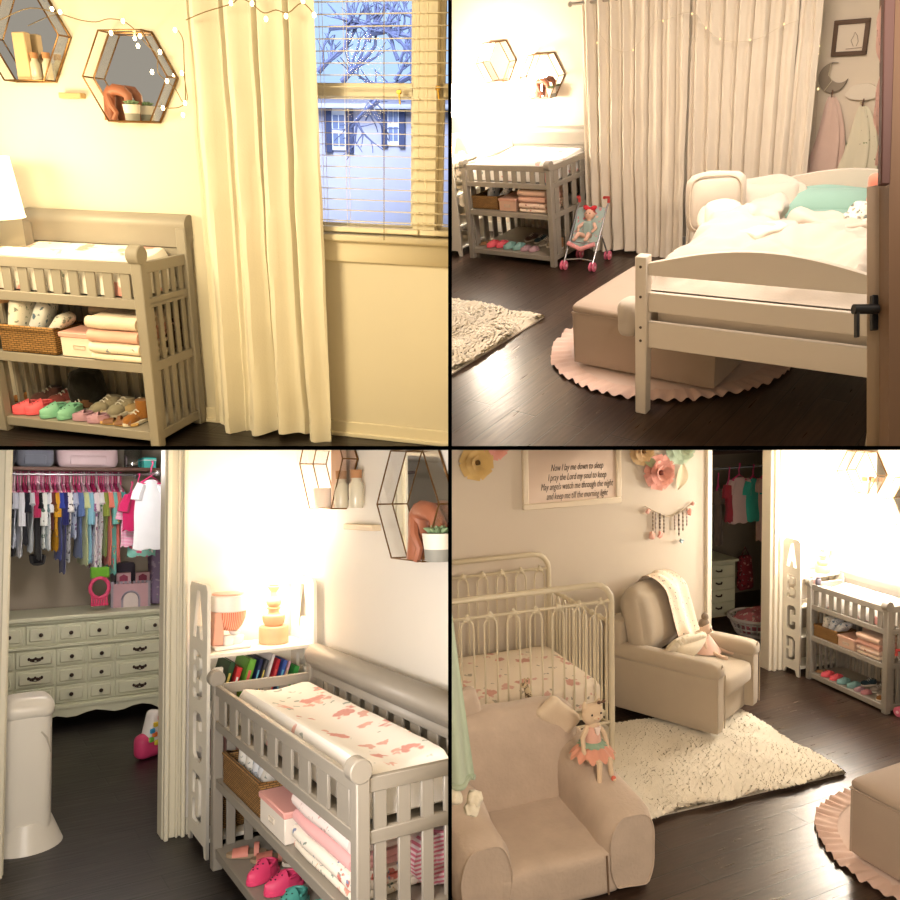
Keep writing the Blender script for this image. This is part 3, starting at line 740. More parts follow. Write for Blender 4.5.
for (ua, ub, va, vb) in ((333, 346, 111, 150), (388, 399.5, 104, 145)):
    A_, B_ = q(ua, vb, 1, hd - .05), q(ub, va, 1, hd - .05)
    f = MB().bb((A_.x, -.08, A_.z), (B_.x, -.02, B_.z)).build('house_window_frame', paint('e8eef2', .5), t)
    wdt = B_.x - A_.x; mz = (A_.z + B_.z) / 2
    for (x0_, x1_) in ((A_.x + wdt * .1, A_.x + wdt * .46), (A_.x + wdt * .54, B_.x - wdt * .1)):
        for (z0_, z1_) in ((A_.z + .08, mz - .04), (mz + .04, B_.z - .08)): MB().bb((x0_, -.1, z0_), (x1_, -.07, z1_)).build('pane', paint('7484a4', .2, 'dark_pane'), f)
    for s_ in (-1, 1):
        xx = A_.x - wdt * .5 if s_ < 0 else B_.x
        MB().bb((xx, -.1, A_.z - .05), (xx + wdt * .5, -.03, B_.z + .05)).build('shutter', SH, t)
# bare tree
t = thing('bare_tree', 'bare branched tree above the neighbour house outside', 'tree', q(345, 175, 1, 11))
base = q(345, 175, 1, 11); b = MB(); rr = random.Random(5)
def branch(p0, d, L, r, n):
    pts = [p0]; p = p0.copy(); dd = d.normalized()
    for i in range(4):
        dd = (dd + Vector((rr.uniform(-.3, .3), rr.uniform(-.12, .12), rr.uniform(-.14, .2)))).normalized(); p = p + dd * L / 4; pts.append(p)
    b.tube(pts, [r, r * .85, r * .7, r * .6, r * .5], 6)
    if n > 0:
        for i in range(4 if n > 1 else 5):
            k = rr.choice((1, 2, 3, 4)); a = rr.uniform(-1.1, 1.1)
            nd = (dd + Vector((math.sin(a) * 1.1, rr.uniform(-.3, .3), rr.uniform(-.3, .8)))).normalized(); branch(pts[k], nd, L * .62, r * .5, n - 1)
def Bp(u, v): return q(u, v, 1, 11) - base
g_ = q(428, 215, 1, 11); b.tube([Vector((g_.x, 11, -.7)) - base, Bp(427, 180), Bp(424, 120), Bp(420, 60), Bp(418, 10)], [.24, .2, .17, .13, .1], 10)
for (a_, c_, r_) in (((420, 70), (378, 100), .08), ((378, 100), (352, 128), .07), ((420, 60), (395, 45), .06), ((420, 40), (368, 32), .06), ((418, 20), (380, 8), .05), ((342, 82), (368, 42), .07), ((368, 42), (382, 10), .06), ((318, 72), (345, 50), .07), ((345, 50), (352, 20), .05), ((330, 28), (370, 34), .06), ((370, 34), (412, 28), .05), ((395, 80), (412, 65), .05), ((398, 60), (388, 30), .05), ((400, 62), (412, 40), .04)):
    d_ = Bp(*c_) - Bp(*a_); branch(Bp(*a_), d_, d_.length * 1.05, r_ * .6, 2)
b.build('branches', paint('424a66', .9, 'bark', .2, .4, 20), t)
b = MB(); b.bb((-60, 45, -6), (60, 45.2, 45)); struct('sky_backdrop', b, glow('a9c9f2', 1.0, 'evening_sky'))
light('AREA', 1, (-4, 8, 6), 2800, 'd6e0ff', 5, target=(-1, 16, 0), name='dusk_sky_light')

# ================================================================== TOP RIGHT: bed, curtains, ottoman, stroller
CUR[0] = 2
YW = 6.97
WALL2 = paint('dcd0bd', .8, 'warm_wall_paint', .02, .04, 60)
b = MB(); b.bb((-9, YW, 0), (3, YW + .1, 3.6)); struct('wall_back', b, WALL2)
b = MB(); b.bb((-9, .8, -.05), (3, YW + .1, 0)); struct('floor', b, planks(PI / 2, '4a372b', '36271e', .27))
b = MB(); b.bb((-9, YW - .02, 0), (3, YW, .11)); struct('baseboard_back', b, WHITE, bev=.003)
# changing table
TL = (-5.02, 6.075)
changing_table('grey changing table beside the doll stroller', 1.0, .84, loc=(TL[0], TL[1], 0), hs=(.94, .90, .745, .475, .10, 1.09), nf=9)
changing_pad('white changing pad', (TL[0] + .5, TL[1] + .42, .75), .88, .70, h=.175)
def on(x, y, z): return (TL[0] + x, TL[1] + y, z + .003)
zs, zb = .475, .10
basket('tan wicker basket on the middle shelf', on(.20, .2, zs), .30, .26, .11)
diaper('blue print diaper standing in the tan basket', on(.20, .22, zs + .03), .15, .3, 0, 1)
diaper('blue print diaper leaning at the right of the tan basket', on(.32, .24, zs + .03), .14, .8, .3, 1)
t = thing('storage_bin', 'beige fabric bin behind the pink storage box', 'bin', on(.50, .5, zs)); MB().lathe([(.10, 0), (.13, .02), (.14, .17), (.12, .175)], n=24).build('bin_body', cloth('b8a48f'), t)
storage_box('pink storage box on the middle shelf', on(.475, .17, zs), .19, .24, .115, 'dba893', 'd9b29c')
bx = .76
folded('floral cloth at the bottom of the blanket stack', on(bx, .22, zs), .30, .34, .035, floral('ecd9c6', ['cf8a78', 'c09080'], 16, .3), 0, 1, 1)
folded('floral blanket second from bottom of the stack', on(bx, .22, zs + .037), .30, .34, .05, floral('e8cdbb', ['c87a72', 'b06a60'], 18, .34), 0, 2, 5)
folded('pink blanket in the middle of the stack', on(bx, .22, zs + .088), .30, .34, .055, cloth('dfb09c'), 0, 2, 9)
folded('pale pink blanket on top of the stack', on(bx, .22, zs + .144), .31, .34, .06, cloth('e3bfa8', 'fluffy_fabric', 60, .7, .1), 0, 2, 13)
for i, (x, y, s, kd, c_, l_) in enumerate(((.22, .12, .15, 'c', 'e85a6a', 'pink clog left of its pair'), (.32, .14, .15, 'c', 'e85a6a', 'pink clog right of its pair'), (.42, .12, .15, 'c', '7ea8a4', 'dusty teal clog left of its pair'), (.53, .12, .15, 'c', '7ea8a4', 'dusty teal clog right of its pair'),
    (.62, .10, .12, 'c', 'a88690', 'mauve slipper left of its pair'), (.71, .10, .12, 'c', 'a88690', 'mauve slipper right of its pair'), (.70, .32, .17, 's', '9a9084', 'grey sneaker left of its pair'), (.80, .30, .17, 's', '9a9084', 'grey sneaker right of its pair'),
    (.90, .2, .17, 'b', '96683c', 'tan boot at the right end of the bottom shelf'), (.10, .15, .14, 'd', 'a0764e', 'tan sandal at the left end of the bottom shelf'), (.60, .38, .16, 's', '2c3f48', 'dark teal sneaker behind the others'), (.48, .4, .16, 's', '5a4038', 'dark brown sneaker behind the others'))):
    P0 = on(x, y, zb)
    if kd == 'c': clog(l_, P0, s, c_, 2.6)
    elif kd == 'd': sandal(l_, P0, s, c_, '8a6a4a', 2.3)
    else: sneaker(l_, P0, s, c_, 2.8, high=kd == 'b')
# bookcase at the left edge, things on it
t = abc_shelf('white letter bookcase at the left edge beside the table', .40, .42, 1.10, [.90, .6, .3, .09], (-5.13, 6.1, 0), PI / 2, 'ABCD')
lampx = (-5.35, 6.55)
table_lamp('lit lamp on the bookcase at the left edge', (lampx[0] - .05, 6.3, .90), 1.0, 2, 'fff0d8')
# hexagon shelves
c1 = q(546, 75, 1, YW); hex_shelf('hexagon mirror shelf left of the curtain', (c1.x, YW, c1.z), .215, .12)
hz = c1.z - .215 * math.sin(PI / 3) + .004
figurine('brown figurine in the hexagon shelf', (q(542, 97, 1, YW - .07).x, YW - .07, hz), 1.15); succulent('potted succulent in the hexagon shelf', (q(552, 97, 1, YW - .08).x, YW - .08, hz), 1.2)
c2 = q(500, 61, 1, YW); hex_shelf('pale hexagon mirror shelf farther from the curtain', (c2.x, YW, c2.z), .2, .12)
# curtains and rod
YC = 6.66
ra = q(570, 3, 1, YC); rb_ = q(830, -8, 1, YC); zr = ra.z - .01
rod('thin curtain rod above the cream curtains', (ra.x, YC, zr), (rb_.x, YC, zr), .012, paint('9c9484', .4, 'grey_metal'))
CUR2 = cloth('e6dccb', 'cream_curtain_cloth', 120, .2, .03)
xm = q(686, 150, 1, YC).x; xl = -4.03; xr = q(813, 100, 1, YC).x; x3 = q(790, 100, 1, YC).x
curtain('left long cream curtain beside the stroller', xl, xm - .02, YC, .02, zr + .03, 8, .04, CUR2, seed=4)
curtain('middle long cream curtain behind the bed', xm, x3, YC, .02, zr + .03, 7, .04, CUR2, seed=8)
curtain('narrow smooth curtain panel beside the towels', x3 + .01, xr, YC, .02, zr + .03, 2, .02, CUR2, seed=12)
yl = YC - .09
st = spline([q(u, v, 1, yl) for u, v in ((597, 30), (612, 48), (632, 50), (655, 22), (664, 20), (692, 12), (704, 26), (718, 38), (738, 42), (760, 38), (780, 27), (800, 20))], 4)
string_lights('thin unlit string lights draped over the cream curtains', [st], [q(u, v, 1, yl) for u, v in ((597, 43), (633, 50), (663, 21), (692, 14), (706, 28), (720, 39), (750, 40), (784, 24))], .007, .6, 'd8ccb4')
st = spline([q(u, v, 1, YW - .03) for u, v in ((817, 0), (818, 25), (819, 46), (818, 70), (818, 90), (816, 120), (815, 145))], 3)
string_lights('thin string lights hanging down the wall by the picture', [st], [q(u, v, 1, YW - .03) for u, v in ((818, 3), (819, 46), (818, 54), (818, 89), (816, 146))], .008, 1.2, 'd0c4ac')
# picture, moon, cloud, towels
A_, B_ = q(834, 54, 1, YW), q(869, 20, 1, YW); fw = B_.x - A_.x; fh = B_.z - A_.z
t = thing('framed_picture', 'brown framed line drawing hanging on the wall', 'picture', ((A_.x + B_.x) / 2, YW, (A_.z + B_.z) / 2))
m = paint('5f4836', .5, 'brown_wood', .1)
b = MB()
for (x, z, a, c_) in ((0, fh / 2, fw, .03), (0, -fh / 2, fw, .03), (-fw / 2, 0, .03, fh), (fw / 2, 0, .03, fh)): b.box((x, -.015, z), (a + (.03 if c_ == .03 else 0), .03, c_))
b.build('wooden_frame', m, t, bev=.003)
MB().box((0, -.008, 0), (fw - .02, .012, fh - .02)).build('print', paint('e2d6c4', .8), t)
b = MB(); kx = fw * .12; b.tube([(kx, -.016, -.06), (kx - .02, -.016, -.02), (kx - .005, -.016, .01), (kx + .0, -.016, .035), (kx + .02, -.016, .01), (kx + .03, -.016, -.03), (kx + .02, -.016, -.06)], .0025, 5); b.tube([(kx - .05, -.016, -.075), (kx + .06, -.016, -.07)], .003, 5); b.build('line_drawing', paint('a89684', .8), t)
mc = q(834, 77, 1, YW)
t = thing('moon_ornament', 'grey crescent moon ornament hanging above the pink towel', 'wall ornament', (mc.x, YW, mc.z)); R_ = .105
poly = [(R_ * math.cos(a), R_ * math.sin(a)) for a in [math.radians(75 + k * 275 / 24) for k in range(25)]]
ia = [(.046 + .082 * math.cos(a), .042 + .082 * math.sin(a)) for a in [math.radians(318 - k * 185 / 18) for k in range(19)]]
MB().prism(poly + ia, -.03, -.004, 1).build('moon_body', cloth('9c9080', 'grey_felt'), t, bev=.003)
MB().tube([(-.02, -.035, .1), (-.03, -.035, .02), (-.0, -.035, -.02), (-.05, -.035, -.09)], .003, 5).build('cord', paint('d8ccb0', .8), t)
cc = q(864, 94, 1, YW)
t = thing('cloud_hook', 'white cloud shaped wall hook above the print towel', 'wall hook', (cc.x, YW, cc.z))
b = MB(); poly = []
for k in range(60):
    a = 2 * PI * k / 60; r_ = 1 + .10 * abs(math.sin(a * 3.5)); poly.append((.115 * r_ * math.cos(a), (.06 if math.sin(a) > 0 else .03) * r_ * math.sin(a) * 1.2))
b.prism(poly, -.03, -.004, 1); b.build('cloud_body', paint('e4dac8', .6), t, bev=.003)
MB().cyl((0, -.004, -.05), (0, -.06, -.055), .008).build('peg', paint('c8b898', .6), t)
def towel(label, u, v0, v1, w0, w1, mt, seed):
    a, b_ = q(u, v0, 1, YW - .05), q(u, v1, 1, YW - .05); H = a.z - b_.z
    t = thing('hooded_towel', label, 'towel', (a.x, YW - .05, a.z)); mb = MB()
    def f(s, k):
        w = (w0 + (w1 - w0) * min(1, k * 1.25) ** .7) / 2; th = 2 * PI * s
        r_ = 1 + .22 * math.sin(th * 5 + seed)
        return (w * math.cos(th) * r_ + .02 * math.sin(k * 4), -.0 + (.02 + .02 * k) * math.sin(th) * r_, -H * k)
    mb.grid(f, 48, 16, cu=True); mb.build('towel_cloth', mt, t)
    MB().tube([(0, 0, .05), (0, -.012, .02), (0, -.01, -.01)], .006, 6).build('hanging_loop', paint('6a5040', .8), t)
towel('pink towel hanging below the crescent moon', 832, 97, 182, .05, .24, cloth('dcc0b2'), 0)
towel('cream printed towel hanging below the cloud hook', 863, 106, 184, .05, .26, floral('dcd6be', ['8a9a6a', 'a08a70'], 12, .16, '7a6a56'), 1)
# bed
bt = thing('wooden_bed', 'white wooden bed with arched footboard', 'bed', (-2.04, 3.86, 0), math.radians(4))
BW, BL = 1.32, 2.25; WB = paint('ded4c4', .45, 'white_painted_wood', .02, .02)
for x in (.035, BW - .035):
    b = MB(); b.bb((x - .035, 0, 0), (x + .035, .07, .955)); b.build('foot_post', WB, bt, bev=.006)
    b = MB(); b.bb((x - .035, BL - .07, 0), (x + .035, BL, .87)); b.build('head_post', WB, bt, bev=.006)
for (za, zb_, nm) in ((.425, .58, 'foot_rail'), (.64, .75, 'foot_rail')):
    MB().bb((.07, .02, za), (BW - .07, .05, zb_)).build(nm, WB, bt, bev=.004)
def arch(y, z0, z1, h, nm):
    n = 20; top = [(.07 + (BW - .14) * k / n, z1 + h * math.sin(PI * k / n)) for k in range(n + 1)]
    MB().prism([(.07, z0), *[(a, c_) for a, c_ in top], (BW - .07, z0)], y, y + .035, 1).build(nm, WB, bt, bev=.004)
arch(.018, .85, .915, .10, 'arched_footboard'); arch(BL - .05, .45, .84, .10, 'arched_headboard')
for x in (.02, BW - .05): MB().bb((x, .07, .485), (x + .03, BL - .07, .60)).build('side_rail', WB, bt, bev=.004)
for z in (.90, .73, .55, .47): MB().cyl((.035, -.003, z), (.035, .003, z), .008, 10).build('bolt', paint('4a3a2c', .4, 'dark_bolt'), bt)
BM = bt.matrix_basis.copy()
def bed(x, y, z): return BM @ Vector((x, y, z))
t = thing('mattress', 'white mattress in the wooden bed', 'mattress', bed(BW / 2, BL / 2, .485), math.radians(4)); b = MB(); b.rbox((0, 0, .12), (BW - .14, BL - .18, .24), .07, 10, wob=.006); b.build('mattress_cover', cloth('d8cebf'), t)
b = MB()
for z in (.03, .2): b.tube([(-(BW - .14) / 2 - .002, -(BL - .18) / 2 - .002, z), ((BW - .14) / 2 + .002, -(BL - .18) / 2 - .002, z)], .006, 6)
b.build('piping', cloth('d8ccba'), t)
t = thing('bed_sheet', 'teal fitted sheet below the teal pillow', 'sheet', bed(BW * .66, BL * .78, .738), math.radians(4)); b = MB(); b.rbox((0, 0, .032), (BW * .62, BL * .36, .045), .02, 8, wob=.006); b.build('sheet_cloth', cloth('86ac9e', 'teal_cotton'), t)
TEAL = cloth('8fb3a6', 'teal_cotton', 120, .2, .04)
t = thing('pillow', 'teal pillow lying against the headboard', 'pillow', q(834, 206, 1, 5.72), math.radians(4), rx=.5); MB().rbox((0, 0, 0), (.60, .26, .08), .05, 12, puff=.06, wob=.02, wf=5).build('pillow_case', TEAL, t)
WD = cloth('c8beb0', 'white_cotton', 100, .2, .03)
t = thing('pillow', 'large white pillow left of the teal pillow', 'pillow', q(768, 203, 1, 5.66), math.radians(15), rx=.95); MB().rbox((0, 0, 0), (.40, .28, .08), .05, 12, puff=.06, wob=.03, wf=5, seed=3).build('pillow_case', WD, t)
t = thing('bolster_cushion', 'white padded cushion standing at the far left of the bed', 'cushion', q(715, 203, 1, 5.42), math.radians(25), rx=-.12); t_ = t
MB().rbox((0, 0, 0), (.36, .09, .38), .05, 12, puff=.02, wob=.015, seed=5, rx=.0).build('cushion_body', cloth('d2c8b8'), t)
MB().tube([(.17 * math.copysign(abs(math.cos(a)) ** .5, math.cos(a)), -.055, .185 * math.copysign(abs(math.sin(a)) ** .5, math.sin(a))) for a in [2 * PI * k / 32 for k in range(32)]], .006, 6, closed=True).build('piping', cloth('c8bca8'), t)
t = thing('small_cushion', 'small beige cushion in front of the white padded cushion', 'cushion', q(722, 219, 1, 5.2), math.radians(20), rx=.9); MB().rbox((0, 0, 0), (.24, .2, .06), .03, 10, puff=.04, wob=.01).build('cushion_body', cloth('e4d8c4'), t)
# duvet
t = thing('duvet', 'rumpled white duvet across the foot of the bed', 'duvet', bed(0, 0, .735), math.radians(4)); b = MB()
def dv(u, v):
    x = -.05 + 1.3 * u; y = .10 + 1.25 * v
    n1 = noise.noise(Vector((x * 3.2 + y * 1.4, y * 2.0, 2))); n2 = noise.noise(Vector((x * 7 - y * 3, y * 6, 4)))
    z = .03 + .06 * (1 - abs(n1) * 2.4) + .03 * (.6 - abs(n2) * 1.6) + .08 * math.exp(-((x - .18) ** 2) / .04) * v + .05 * v
    e = min(1, min(v, 1 - v) * 10, (1 - u) * 12); z = z * e - .0 * (1 - e)
    if u < .08: z -= .3 * (1 - u / .08) ** 2; 
    return (x + .01 * n2, y, max(z, .004) if u >= .08 else z)
b.grid(dv, 60, 56); b.build('duvet_cover', WD, t)
b = MB(); b.rbox((.86, 1.24, .085), (.80, .20, .13), .06, 16, wob=.06, wf=6, rz=-.12, seed=3); b.rbox((.28, 1.36, .10), (.26, .52, .15), .07, 14, wob=.06, wf=6, rz=.15, seed=8); b.rbox((.42, 1.05, .07), (.36, .22, .10), .05, 12, wob=.05, wf=7, rz=.5, seed=12)
for v_ in b.v: v_.z = max(v_.z, .012)
b.build('folded_edge', WD, t)
dq = t.matrix_basis.inverted() @ q(630, 316, 1, 4.03)
MB().rbox(dq, (.13, .16, .22), .06, 10, wob=.02, wf=8).build('hanging_corner', WD, t)
t = thing('white_cloth', 'smooth white cloth lying folded on the duvet', 'cloth', bed(.30, .98, .83), math.radians(-20)); MB().rbox((0, 0, .02), (.38, .3, .05), .024, 12, wob=.03, wf=7, seed=9).build('cloth_folds', cloth('e6dccb'), t)
t = thing('bundled_cloth', 'crumpled grey floral cloth at the right of the teal pillow', 'cloth', q(864, 224, 1, 5.25)); MB().rbox((0, 0, .03), (.2, .2, .14), .07, 12, wob=.05, wf=16, seed=4).build('cloth_folds', floral('e4dccc', ['7a8078', '9a988c'], 24, .4), t)
t = thing('coral_toy', 'coral pink soft toy behind the teal pillow', 'soft toy', q(875, 190, 1, 5.6)); MB().rbox((0, 0, .0), (.09, .08, .2), .035, 8, wob=.01).build('toy_body', cloth('f0907a'), t)
# ottoman, mat, rug
OT = cloth('b3a190', 'beige_upholstery', 200, .2, .03)
def ottoman(label, x0, y0, x1, y1, h, rz=0):
    t = thing('cube_ottoman', label, 'ottoman', (x0, y0, .026), rz)
    w, d = x1 - x0, y1 - y0
    MB().rbox((w / 2, d / 2, h * .5 - .02), (w, d, h - .05), .03, 8, puff=.006).build('ottoman_body', OT, t)
    b = MB(); b.rbox((w / 2, d / 2, h - .035), (w + .006, d + .006, .07), .034, 10, puff=.012); b.build('top_cushion', OT, t)
    k = .006; b = MB(); b.tube([(k, -.003, h - .06), (w - k, -.003, h - .06), (w + .003, d, h - .06), (k - .008, d, h - .06)], .006, 6, closed=True)
    b.tube([(.009, .009, .02), (.009, .009, h - .06)], .006, 6); b.build('piping', OT, t); return t
def ruffle_mat(label, c, R):
    t = thing('ruffled_round_mat', label, 'mat', c)
    MB().lathe([(R * .86, 0), (R * .88, .012), (R * .7, .02), (0.001, .022)], n=48).build('mat_centre', cloth('e6cec2', 'pink_cotton'), t)
    b = MB()
    def f(u, v):
        a = 2 * PI * u; r_ = R * (.84 + .18 * v); z = .020 + .012 * v * math.sin(a * 62 + 2 * noise.noise(Vector((a * 5, 0, 1)))) + .012 * noise.noise(Vector((math.cos(a) * 16, math.sin(a) * 16, 1)))
        r_ += .022 * noise.noise(Vector((math.cos(a) * 9, math.sin(a) * 9, v))) * v; return (r_ * math.cos(a), r_ * math.sin(a), max(.003, z))
    b.grid(f, 368, 5, cu=True); b.build('ruffle', cloth('e2c4b6', 'pink_cotton', 120), t); return t
ottoman('beige cube ottoman behind the foot of the bed', -2.71, 4.26, -1.72, 5.15, .435)
ruffle_mat('round pink ruffled mat under the beige ottoman', (-2.27, 4.80, 0), .80)
def fur_rug(label, x0, y0, x1, y1, n=16000, hgt=.05, rz=0, col='f2e8d2'):
    t = thing('fur_rug', label, 'rug', (x0, y0, 0), rz); W, Dp = x1 - x0, y1 - y0
    MB().bb((0, 0, .002), (W, Dp, .014)).build('rug_backing', paint('e4dac6', .9), t)
    b = MB(); rr = random.Random(3)
    for i in range(n):
        x, y = rr.random() * W, rr.random() * Dp; a = 3.9 + noise.noise(Vector((x * 2.6, y * 2.6, 0))) * 1.7; l = hgt * (.7 + .6 * rr.random())
        dx, dy = math.cos(a) * l * .9, math.sin(a) * l * .9; w_ = .018; px_, py_ = -math.sin(a) * w_, math.cos(a) * w_; h_ = l * (.75 + .35 * noise.noise(Vector((x * 5, y * 5, 3))))
        k = len(b.v); b.v += [Vector((x - px_, y - py_, .012)), Vector((x + px_, y + py_, .012)), Vector((x + dx * .6 + px_ * .7, y + dy * .6 + py_ * .7, h_)), Vector((x + dx * .6 - px_ * .7, y + dy * .6 - py_ * .7, h_)), Vector((x + dx * 1.2, y + dy * 1.2, h_ * .8))]
        b.f += [(k, k + 1, k + 2, k + 3), (k + 3, k + 2, k + 4)]
    me = bpy.data.meshes.new('rug_pile'); me.from_pydata([tuple(v_) for v_ in b.v], [], b.f); me.materials.append(cloth(col, 'cream_fur', 40, .1, .05, .0))
    o = bpy.data.objects.new('rug_pile', me); COL.objects.link(o); o.parent = t; o['kind'] = 'stuff'; return t
fur_rug('cream fur rug at the lower left', -5.2, 3.2, -3.42, 4.98, 22000)
# doll stroller
def stroller(label, loc, rz, s=1):
    t = thing('doll_stroller', label, 'toy stroller', loc, rz, sc_=s); PK = paint('e0708c', .4, 'pink_plastic')
    for x in (-.15, .15):
        for y, nm in ((-.22, 'wheel'), (.16, 'wheel')):
            b = MB()
            for dx in (-.018, .018): b.cyl((x + dx - .01, y, .045), (x + dx + .01, y, .045), .045, 20)
            wv = b.build(nm, PK, t, bev=.006)
            MB().cyl((x - .032, y, .045), (x + .032, y, .045), .014, 10).build('hub', paint('f0c8d0', .4), wv)
        MB().tube([(x, -.22, .06), (x, -.02, .30), (x, .17, .52), (x * 1.02, .2, .55)], .008, 8).build('frame_tube', CHROME, t)
        MB().tube([(x, .16, .06), (x, .02, .28), (x, -.06, .24)], .008, 8).build('rear_tube', CHROME, t)
        MB().tube([(x * 1.02, .2, .55), (x * 1.02, .2, .60), (x * .9, .13, .615)], .014, 10).build('handle', paint('c04040', .5, 'red_grip'), t)
    MB().tube([(-.15, -.06, .24), (0, -.10, .235), (.15, -.06, .24)], .006, 6).build('cross_bar', CHROME, t)
    MB().tube([(-.15, -.18, .09), (0, -.16, .10), (.15, -.18, .09)], .006, 6).build('foot_bar', CHROME, t)
    b = MB(); b.grid(lambda u, v: ((u - .5) * .29, [-.12, -.06, .05, .13][0] + .28 * v + .0, .22 + .30 * max(0, v - .25) ** 1.1 * 1.3 - .05 * math.sin(u * PI) * (1 - v) + .02 * math.sin(u * PI)), 12, 12)
    b.build('seat_sling', floral('a8bcb6', ['d88a90', 'e8c0b0'], 18, .3), t)
    MB().tube([(-.14, -.13, .24), (0, -.15, .19), (.14, -.13, .24)], .022, 8).build('seat_front_trim', floral('e8a0a0', ['d06070', 'f0d0c8'], 24, .3), t)
    return t
stl = stroller('pink wheeled doll stroller beside the changing table', (-3.80, 6.28, 0), .12, .93)
SM = stl.matrix_basis.copy()
t = thing('baby_doll', 'baby doll with red bow sitting in the stroller', 'doll', SM @ Vector((0, .02, .26)), .12, rx=-.35)
MB().rbox((0, 0, .07), (.1, .07, .15), .035, 8).build('romper', cloth('9fb3ac'), t)
b = MB(); b.ell((0, 0, .20), (.048, .045, .05)); b.tube([(0, 0, .14), (0, 0, .17)], .02, 8); b.ell((0, -.046, .193), (.007, .006, .006), n=8); b.ell((-.048, 0, .2), (.008, .01, .013), n=8); b.ell((.048, 0, .2), (.008, .01, .013), n=8)
for s_ in (-1, 1):
    b.tube([(s_ * .05, 0, .12), (s_ * .085, -.03, .08), (s_ * .07, -.06, .05)], [.017, .015, .012], 8); b.ell((s_ * .07, -.065, .048), (.012, .014, .012), n=8)
    b.tube([(s_ * .03, -.02, .01), (s_ * .05, -.1, .02), (s_ * .055, -.15, -.03)], [.024, .02, .015], 8); b.ell((s_ * .055, -.165, -.035), (.015, .025, .014), n=8)
b.build('doll_body', paint('e8bca4', .5, 'doll_skin'), t)
for s_ in (-1, 1): MB().ell((s_ * .017, -.041, .205), (.006, .004, .006), n=8).build('eye', paint('3a2a22', .3), t)
b = MB()
for s_ in (-1, 1): b.ell((s_ * .035, -.01, .255), (.035, .018, .022), rot=Matrix.Rotation(s_ * -.4, 4, 'Y'))
b.ell((0, -.012, .25), (.014, .014, .014)); b.build('hair_bow', cloth('d83a44'), t)
MB().ell((0, .012, .21), (.05, .045, .05)).build('hair', paint('b05a48', .8), t)
# door leaf at the right edge with its black handle, dark hanging board
def upright(o, u, v, d): o.matrix_basis = camframe(2, u, v, d)
dd = 2.3; k_ = dd / FPX
t = thing('door_1', None, None); upright(t, 878, 313, dd); t['kind'] = 'structure'; t['label'] = 'beige open door seen edge on in the top right view'
dm = Matrix.Rotation(-math.atan2(428, FPX), 4, 'Z')
MB().bb((-10 * k_, 0, -1.35), (10 * k_, .8, 128 * k_), dm).build('door_leaf', paint('b49c82', .5, 'beige_door_paint', .03), t, bev=.002)
MB().bb((-9 * k_, -.02, -18 * k_), (-3 * k_, -.002, 17 * k_)).build('handle_plate', BLACKM, t, bev=.002)
MB().tube([(-6 * k_, -.03, 2 * k_), (-30 * k_, -.03, 2 * k_)], 5 * k_, 12).build('handle_neck', BLACKM, t)
MB().bb((-28 * k_, -.04, -26 * k_), (-25 * k_, -.02, 0)).build('door_handle', BLACKM, t, bev=.002)
b = MB(); b.bb((0, 0, -1.35), (.25, .05, 1.4)); struct('trim_1', b, paint('7a5c42', .5, 'brown_door_frame', .05), label='brown door frame strip at the far right'); upright(ROOT[-1][0], 889, 313, dd - .08)
t = thing('dark_wood_board', 'dark red-brown board hanging at the upper right edge', 'board'); upright(t, 880, 184, dd - .15)
MB().prism([(1 * k_, 0), (10 * k_, 0), (19 * k_, .9), (7 * k_, .9)], 0, .02, 1).build('board_body', paint('5a3830', .5, 'dark_red_wood', .1), t, bev=.003)
t = thing('lace_ribbon', 'pale pink lace ribbon hanging beside the dark board', 'ribbon'); upright(t, 878, 165, dd - .1)
MB().grid(lambda u, v: ((6 * (u - .5) + 2.5 * math.sin(v * 14) + 4 * v) * k_, .006 * math.sin(u * 6 + v * 30), v * 160 * k_), 5, 60).build('ribbon_cloth', cloth('d8b0a0'), t)
# light
pl = q(466, 105, 1, 6.35); light('POINT', 2, pl, 120, 'fff0dc', .12)
lightc(2, (1.5, -2.7, 4.0), 84, 'ffe9d6', 1.0, (1.2, -.3, 6.2)); lightc(2, (1.1, -1.3, 1.7), 12, 'ffe9d6', .8, (1.2, -.3, 5))

# ================================================================== BOTTOM LEFT: closet, letter bookcase, changing table
CUR[0] = 3
XW, YD = 1.83, 4.70
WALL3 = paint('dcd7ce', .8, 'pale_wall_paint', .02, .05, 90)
TR3 = paint('d8d2bd', .5, 'cream_trim_paint', .02, .02)
b = MB(); b.bb((XW, .5, 0), (XW + .1, YD + .12, 3)); struct('wall_right', b, WALL3)
b = MB(); b.bb((1.17, YD, 0), (XW, YD + .1, 3)); struct('wall_front', b, WALL3)
b = MB(); b.bb((-1.5, YD, 0), (.145, YD + .1, 3)); struct('wall_left', b, WALL3)
b = MB(); b.bb((-2, .5, -.05), (3.2, 8.5, 0)); struct('floor', b, planks(.0, '2e2725', '1f1a18', .40))
def jamb(x0, x1, sgn):
    b = MB(); w = x1 - x0
    b.bb((x0, YD - .012, 0), (x1, YD + .1, 3))
    for (a, c_, d) in ((0, .18, .03), (.3, .42, .018), (.75, .95, .035)):
        aa, cc_ = (a, c_) if sgn > 0 else (1 - c_, 1 - a); b.bb((x0 + w * aa, YD - .012 - d, 0), (x0 + w * cc_, YD, 3))
    return b
struct('trim_2', jamb(1.04, 1.16, -1), TR3, bev=.004, label='cream moulded door casing right of the closet opening')
struct('trim_3', jamb(.135, .28, 1), TR3, bev=.004, label='cream door casing at the left edge')
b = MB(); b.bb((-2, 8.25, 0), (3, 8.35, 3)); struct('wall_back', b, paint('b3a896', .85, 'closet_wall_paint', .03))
b = MB(); b.bb((2.2, YD + .1, 0), (2.3, 8.3, 3)); struct('wall_side', b, paint('b3a896', .85, 'closet_wall_paint', .03))
